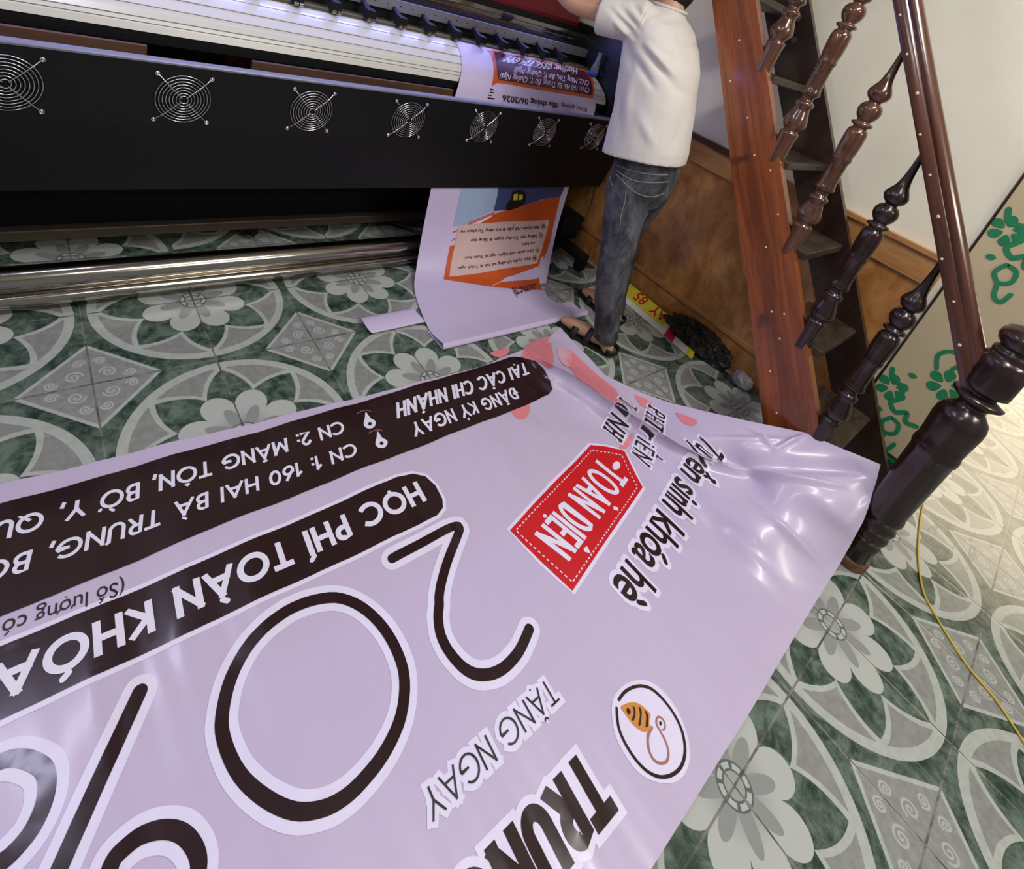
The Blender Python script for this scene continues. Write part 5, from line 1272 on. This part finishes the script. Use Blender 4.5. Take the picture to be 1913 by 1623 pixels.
def ring(c, ax, bx, az=0.0, tilt=0.0, n=40, sq=2.3):
    """superellipse ring, half widths ax (X) and bx (Y), turned az about Z, tilted about X"""
    out = []
    for k in range(n):
        t = 2 * PI * k / n; ct, st_ = math.cos(t), math.sin(t)
        x = math.copysign(abs(ct) ** (2 / sq), ct) * ax; y = math.copysign(abs(st_) ** (2 / sq), st_) * bx
        p = Matrix.Rotation(az, 3, 'Z') @ (Matrix.Rotation(tilt, 3, 'X') @ V((x, y, 0)))
        out.append(V(c) + p)
    return out


def oriented(c, d, r1, r2, n=28):
    d = V(d).normalized(); u = V((0, 0, 1)) - d * d.z; u.normalize(); w_ = d.cross(u)
    return [V(c) + u * r1 * math.cos(2 * PI * k / n) + w_ * r2 * math.sin(2 * PI * k / n) for k in range(n)]


def cloth(mb, name, mat, folds, voxel, disp, parent=per, smooth_it=4, flat_folds=()):
    """fuse lofted tubes, then crease them"""
    o = mb.build(name, mat)
    r_ = o.modifiers.new('remesh', 'REMESH'); r_.mode = 'VOXEL'; r_.voxel_size = voxel; r_.use_smooth_shade = True
    s_ = o.modifiers.new('smooth', 'SMOOTH'); s_.factor = .6; s_.iterations = smooth_it
    dg = bpy.context.evaluated_depsgraph_get(); dg.update()
    me = bpy.data.meshes.new_from_object(o.evaluated_get(dg)); o.modifiers.clear(); o.data = me
    me.update(); nor = [v.normal.copy() for v in me.vertices]
    for v, nn in zip(me.vertices, nor):
        d = 0
        for (a, b_, amp, wd) in folds:
            a, b_ = V(a), V(b_); ab = b_ - a; t = max(0, min(1, (v.co - a).dot(ab) / ab.length_squared)); q = a + ab * t
            dist = (v.co - q).length
            if dist < wd * 3.2: d += amp * math.exp(-(dist / wd) ** 2) * math.sin(PI * (.12 + .76 * t))
        if nn.dot(AX) < .25:
            fade = min(1, max(0, (.25 - nn.dot(AX)) / .35)); q2 = Vector(((v.co - PC).dot(RT), v.co.z))
            for a, b_, amp, wd in flat_folds:
                a, b_ = Vector(a), Vector(b_); ab = b_ - a; t = max(0, min(1, (q2 - a).dot(ab) / ab.length_squared)); dist = (q2 - a - ab * t).length
                if dist < wd * 3: d += fade * amp * math.exp(-(dist / wd) ** 2) * math.sin(PI * (.10 + .80 * t))
        d += noise.noise(v.co * 9 + V((3, 1, 7))) * disp + noise.noise(v.co * V((26, 26, 13))) * disp * .35
        v.co = v.co + nn * d
    me.polygons.foreach_set('use_smooth', [True] * len(me.polygons)); me.update()
    return child(o, parent)


AX, RT, PC = V(VIEW_AXIS[0]), V(VIEW_AXIS[1]), V((1.864, -.36, 0))

# T-shirt: loose body, two short sleeves
mb = MB()
mb.loft([ring((1.768, -.262, .900), .170, .168, .25, -.22), ring((1.766, -.258, .95), .172, .166, .25, -.18), ring((1.760, -.235, 1.06), .170, .160, .22, -.08), ring((1.756, -.198, 1.18), .172, .158, .18, -.02), ring((1.757, -.165, 1.28), .178, .152, .12, 0), ring((1.765, -.125, 1.36), .185, .135, .08, 0), ring((1.775, -.10, 1.415), .170, .105, .05, 0), ring((1.788, -.088, 1.447), .115, .078, 0, 0), ring((1.797, -.08, 1.468), .072, .066, 0, 0), ring((1.80, -.076, 1.478), .068, .063, 0, 0)], 0)
for s_, e_, k in ((sL, eL, -1), (sR, eR, 1)):
    d = (e_ - s_).normalized(); c0 = s_ + V((-k * .10, -.01, -.015))
    mb.loft([oriented(c0, d + V((k * .6, 0, 0)), .085, .085), oriented(s_ + V((-k * .02, 0, .0)), d + V((k * .3, 0, 0)), .083, .085), oriented(s_ + d * .08 + V((0, 0, -.012)), d, .078, .080), oriented(s_ + d * .145 + V((0, 0, -.014)), d, .078, .076)], 0)
ts = cloth(mb, 't_shirt', M['cloth_white'], [], .006, .004, per, 2, SHIRT_FOLDS)
# neckband, hem band and side slit
mbn = MB(); mbn.tube([p for p in ring((1.80, -.076, 1.478), .069, .064, 0, 0, 32)], .007, 8, 0, False, True)
mb2 = mbn.build('neckband', M['cloth_white']); child(mb2, ts); mb2.matrix_parent_inverse = Matrix.Identity(4)

# jeans
mb = MB()
mb.loft([ring((1.795, -.275, .93), .140, .128, .2, .1), ring((1.797, -.28, .86), .148, .134, .2, .05), ring((1.802, -.282, .78), .152, .128, .2, 0), ring((1.806, -.282, .72), .140, .110, .2, 0)], 0)
for hp, kn, an, in ((hpL, knL, anL), (hpR, knR, anR)):
    mb.loft([ring(hp + V((0, 0, .06)), .082, .105), ring(hp + V((0, 0, -.06)), .084, .098), ring(hp.lerp(kn, .5), .076, .086), ring(kn + V((0, 0, .03)), .068, .074), ring(kn.lerp(an, .35), .064, .070), ring(kn.lerp(an, .72), .056, .060), ring(an + V((0, 0, .02)), .052, .056), ring(an + V((0, 0, -.012)), .053, .057)], 0)
F2 = [((1.69, -.36, .62), (1.73, -.44, .55), .008, .016), ((1.68, -.30, .50), (1.72, -.42, .47), .010, .015), ((1.69, -.36, .42), (1.76, -.42, .39), .009, .014), ((1.74, -.42, .26), (1.80, -.47, .24), .008, .012), ((1.75, -.40, .17), (1.82, -.48, .15), .009, .012), ((1.77, -.42, .10), (1.84, -.48, .11), .008, .010), ((1.70, -.33, .73), (1.78, -.40, .69), .010, .018)]
jn = cloth(mb, 'jeans', M['denim'], F2, .008, .005)
st_m = plain('denim_stitching', (128, 126, 122), .8)
from mathutils.bvhtree import BVHTree
tree = BVHTree.FromPolygons([v.co.copy() for v in jn.data.vertices], [tuple(p.vertices) for p in jn.data.polygons])
sm_mb = MB()
for ln in JEANS_SEAMS:
    pts = []
    P_ = [V((a, b_, 0)) for a, b_ in ln]
    for w in np.linspace(0, len(P_) - 1, 26):
        q = catmull(P_, w); o_ = PC + RT * q.x + V((0, 0, q.y)) - AX * .6
        hit, nrm_, _i, _d = tree.ray_cast(o_, AX)
        if hit: pts.append(hit + nrm_ * .0006)
    if len(pts) > 3: sm_mb.tube(pts, .0020, 6)
sj = sm_mb.build('stitching', st_m); sj.parent = jn
tree2 = BVHTree.FromPolygons([v.co.copy() for v in ts.data.vertices], [tuple(p.vertices) for p in ts.data.polygons])
sm2 = MB()
for ln in SHIRT_SEAMS:
    pts = []; P_ = [V((a, b_, 0)) for a, b_ in ln]
    for w in np.linspace(0, len(P_) - 1, 40):
        q = catmull(P_, w); hit, nrm_, _i, _d = tree2.ray_cast(PC + RT * q.x + V((0, 0, q.y)) - AX * .6, AX)
        if hit: pts.append(hit + nrm_ * .0002)
    if len(pts) > 3: sm2.tube(pts, .0013, 6)
o = sm2.build('shirt_stitching', plain('off_white_thread', (196, 188, 178), .9)); o.parent = ts
# open side slit at the hem
bm = bmesh.new(); bm.from_mesh(ts.data); kill = []
(sa, za), (sb_, zb) = SHIRT_SLIT
for f in bm.faces:
    c = f.calc_center_median(); l_ = (c - PC).dot(RT); dpt = (c - PC).dot(AX)
    if c.z < za and f.normal.dot(AX) < 0:
        t = (za - c.z) / (za - zb)
        if abs(l_ - (sa + (sb_ - sa) * min(t, 1.2))) < .0025 + .0022 * t: kill.append(f)
bmesh.ops.delete(bm, geom=kill, context='FACES'); bm.to_mesh(ts.data); bm.free()
# sandals: sole plus two straps
for an, he, to in ((anL, heL, toL), (anR, heR, toR)):
    d = (to - he); d.z = 0; L = d.length; d.normalize(); lat = V((-d.y, d.x, 0)); mb = MB(); n = 24
    out = []
    for k in range(n):
        t = 2 * PI * k / n; a = .5 + .5 * math.cos(t); wd = .036 + .012 * a
        out.append(he - d * .035 + d * (L + .075) * a + lat * wd * math.sin(t))
    mb.loft([[V((p.x, p.y, .001)) for p in out], [V((p.x, p.y, .013)) for p in out]], 0, True, False)
    for f_, hgt, hw in ((.70, .048, .016), (.40, .066, .013)):
        c = he + d * L * f_; c.z = 0; rows = []
        for a in np.linspace(0, PI, 16):
            p_ = c + lat * .045 * math.cos(a) + V((0, 0, .008 + hgt * math.sin(a))); o_ = lat * math.cos(a) + V((0, 0, math.sin(a)))
            rows.append([p_ - d * hw, p_ + d * hw, p_ + d * hw + o_ * .005, p_ - d * hw + o_ * .005])
        mb.loft(rows, 0)
    c = he - d * .018; rows = []
    for a in np.linspace(-PI * .6, PI * .6, 16):
        p_ = c - d * .030 * math.cos(a) + lat * .040 * math.sin(a); o_ = -d * math.cos(a) + lat * math.sin(a)
        rows.append([V((p_.x, p_.y, .030)), V((p_.x, p_.y, .052)), V((p_.x, p_.y, .052)) + o_ * .005, V((p_.x, p_.y, .030)) + o_ * .005])
    mb.loft(rows, 0)
    o = mb.build('sandal', M['sandal']); child(o, per)

# settle the fused skin into a plain mesh
dg = bpy.context.evaluated_depsgraph_get(); dg.update()
me = bpy.data.meshes.new_from_object(body.evaluated_get(dg)); body.modifiers.clear(); body.data = me

bpy.context.view_layer.update()
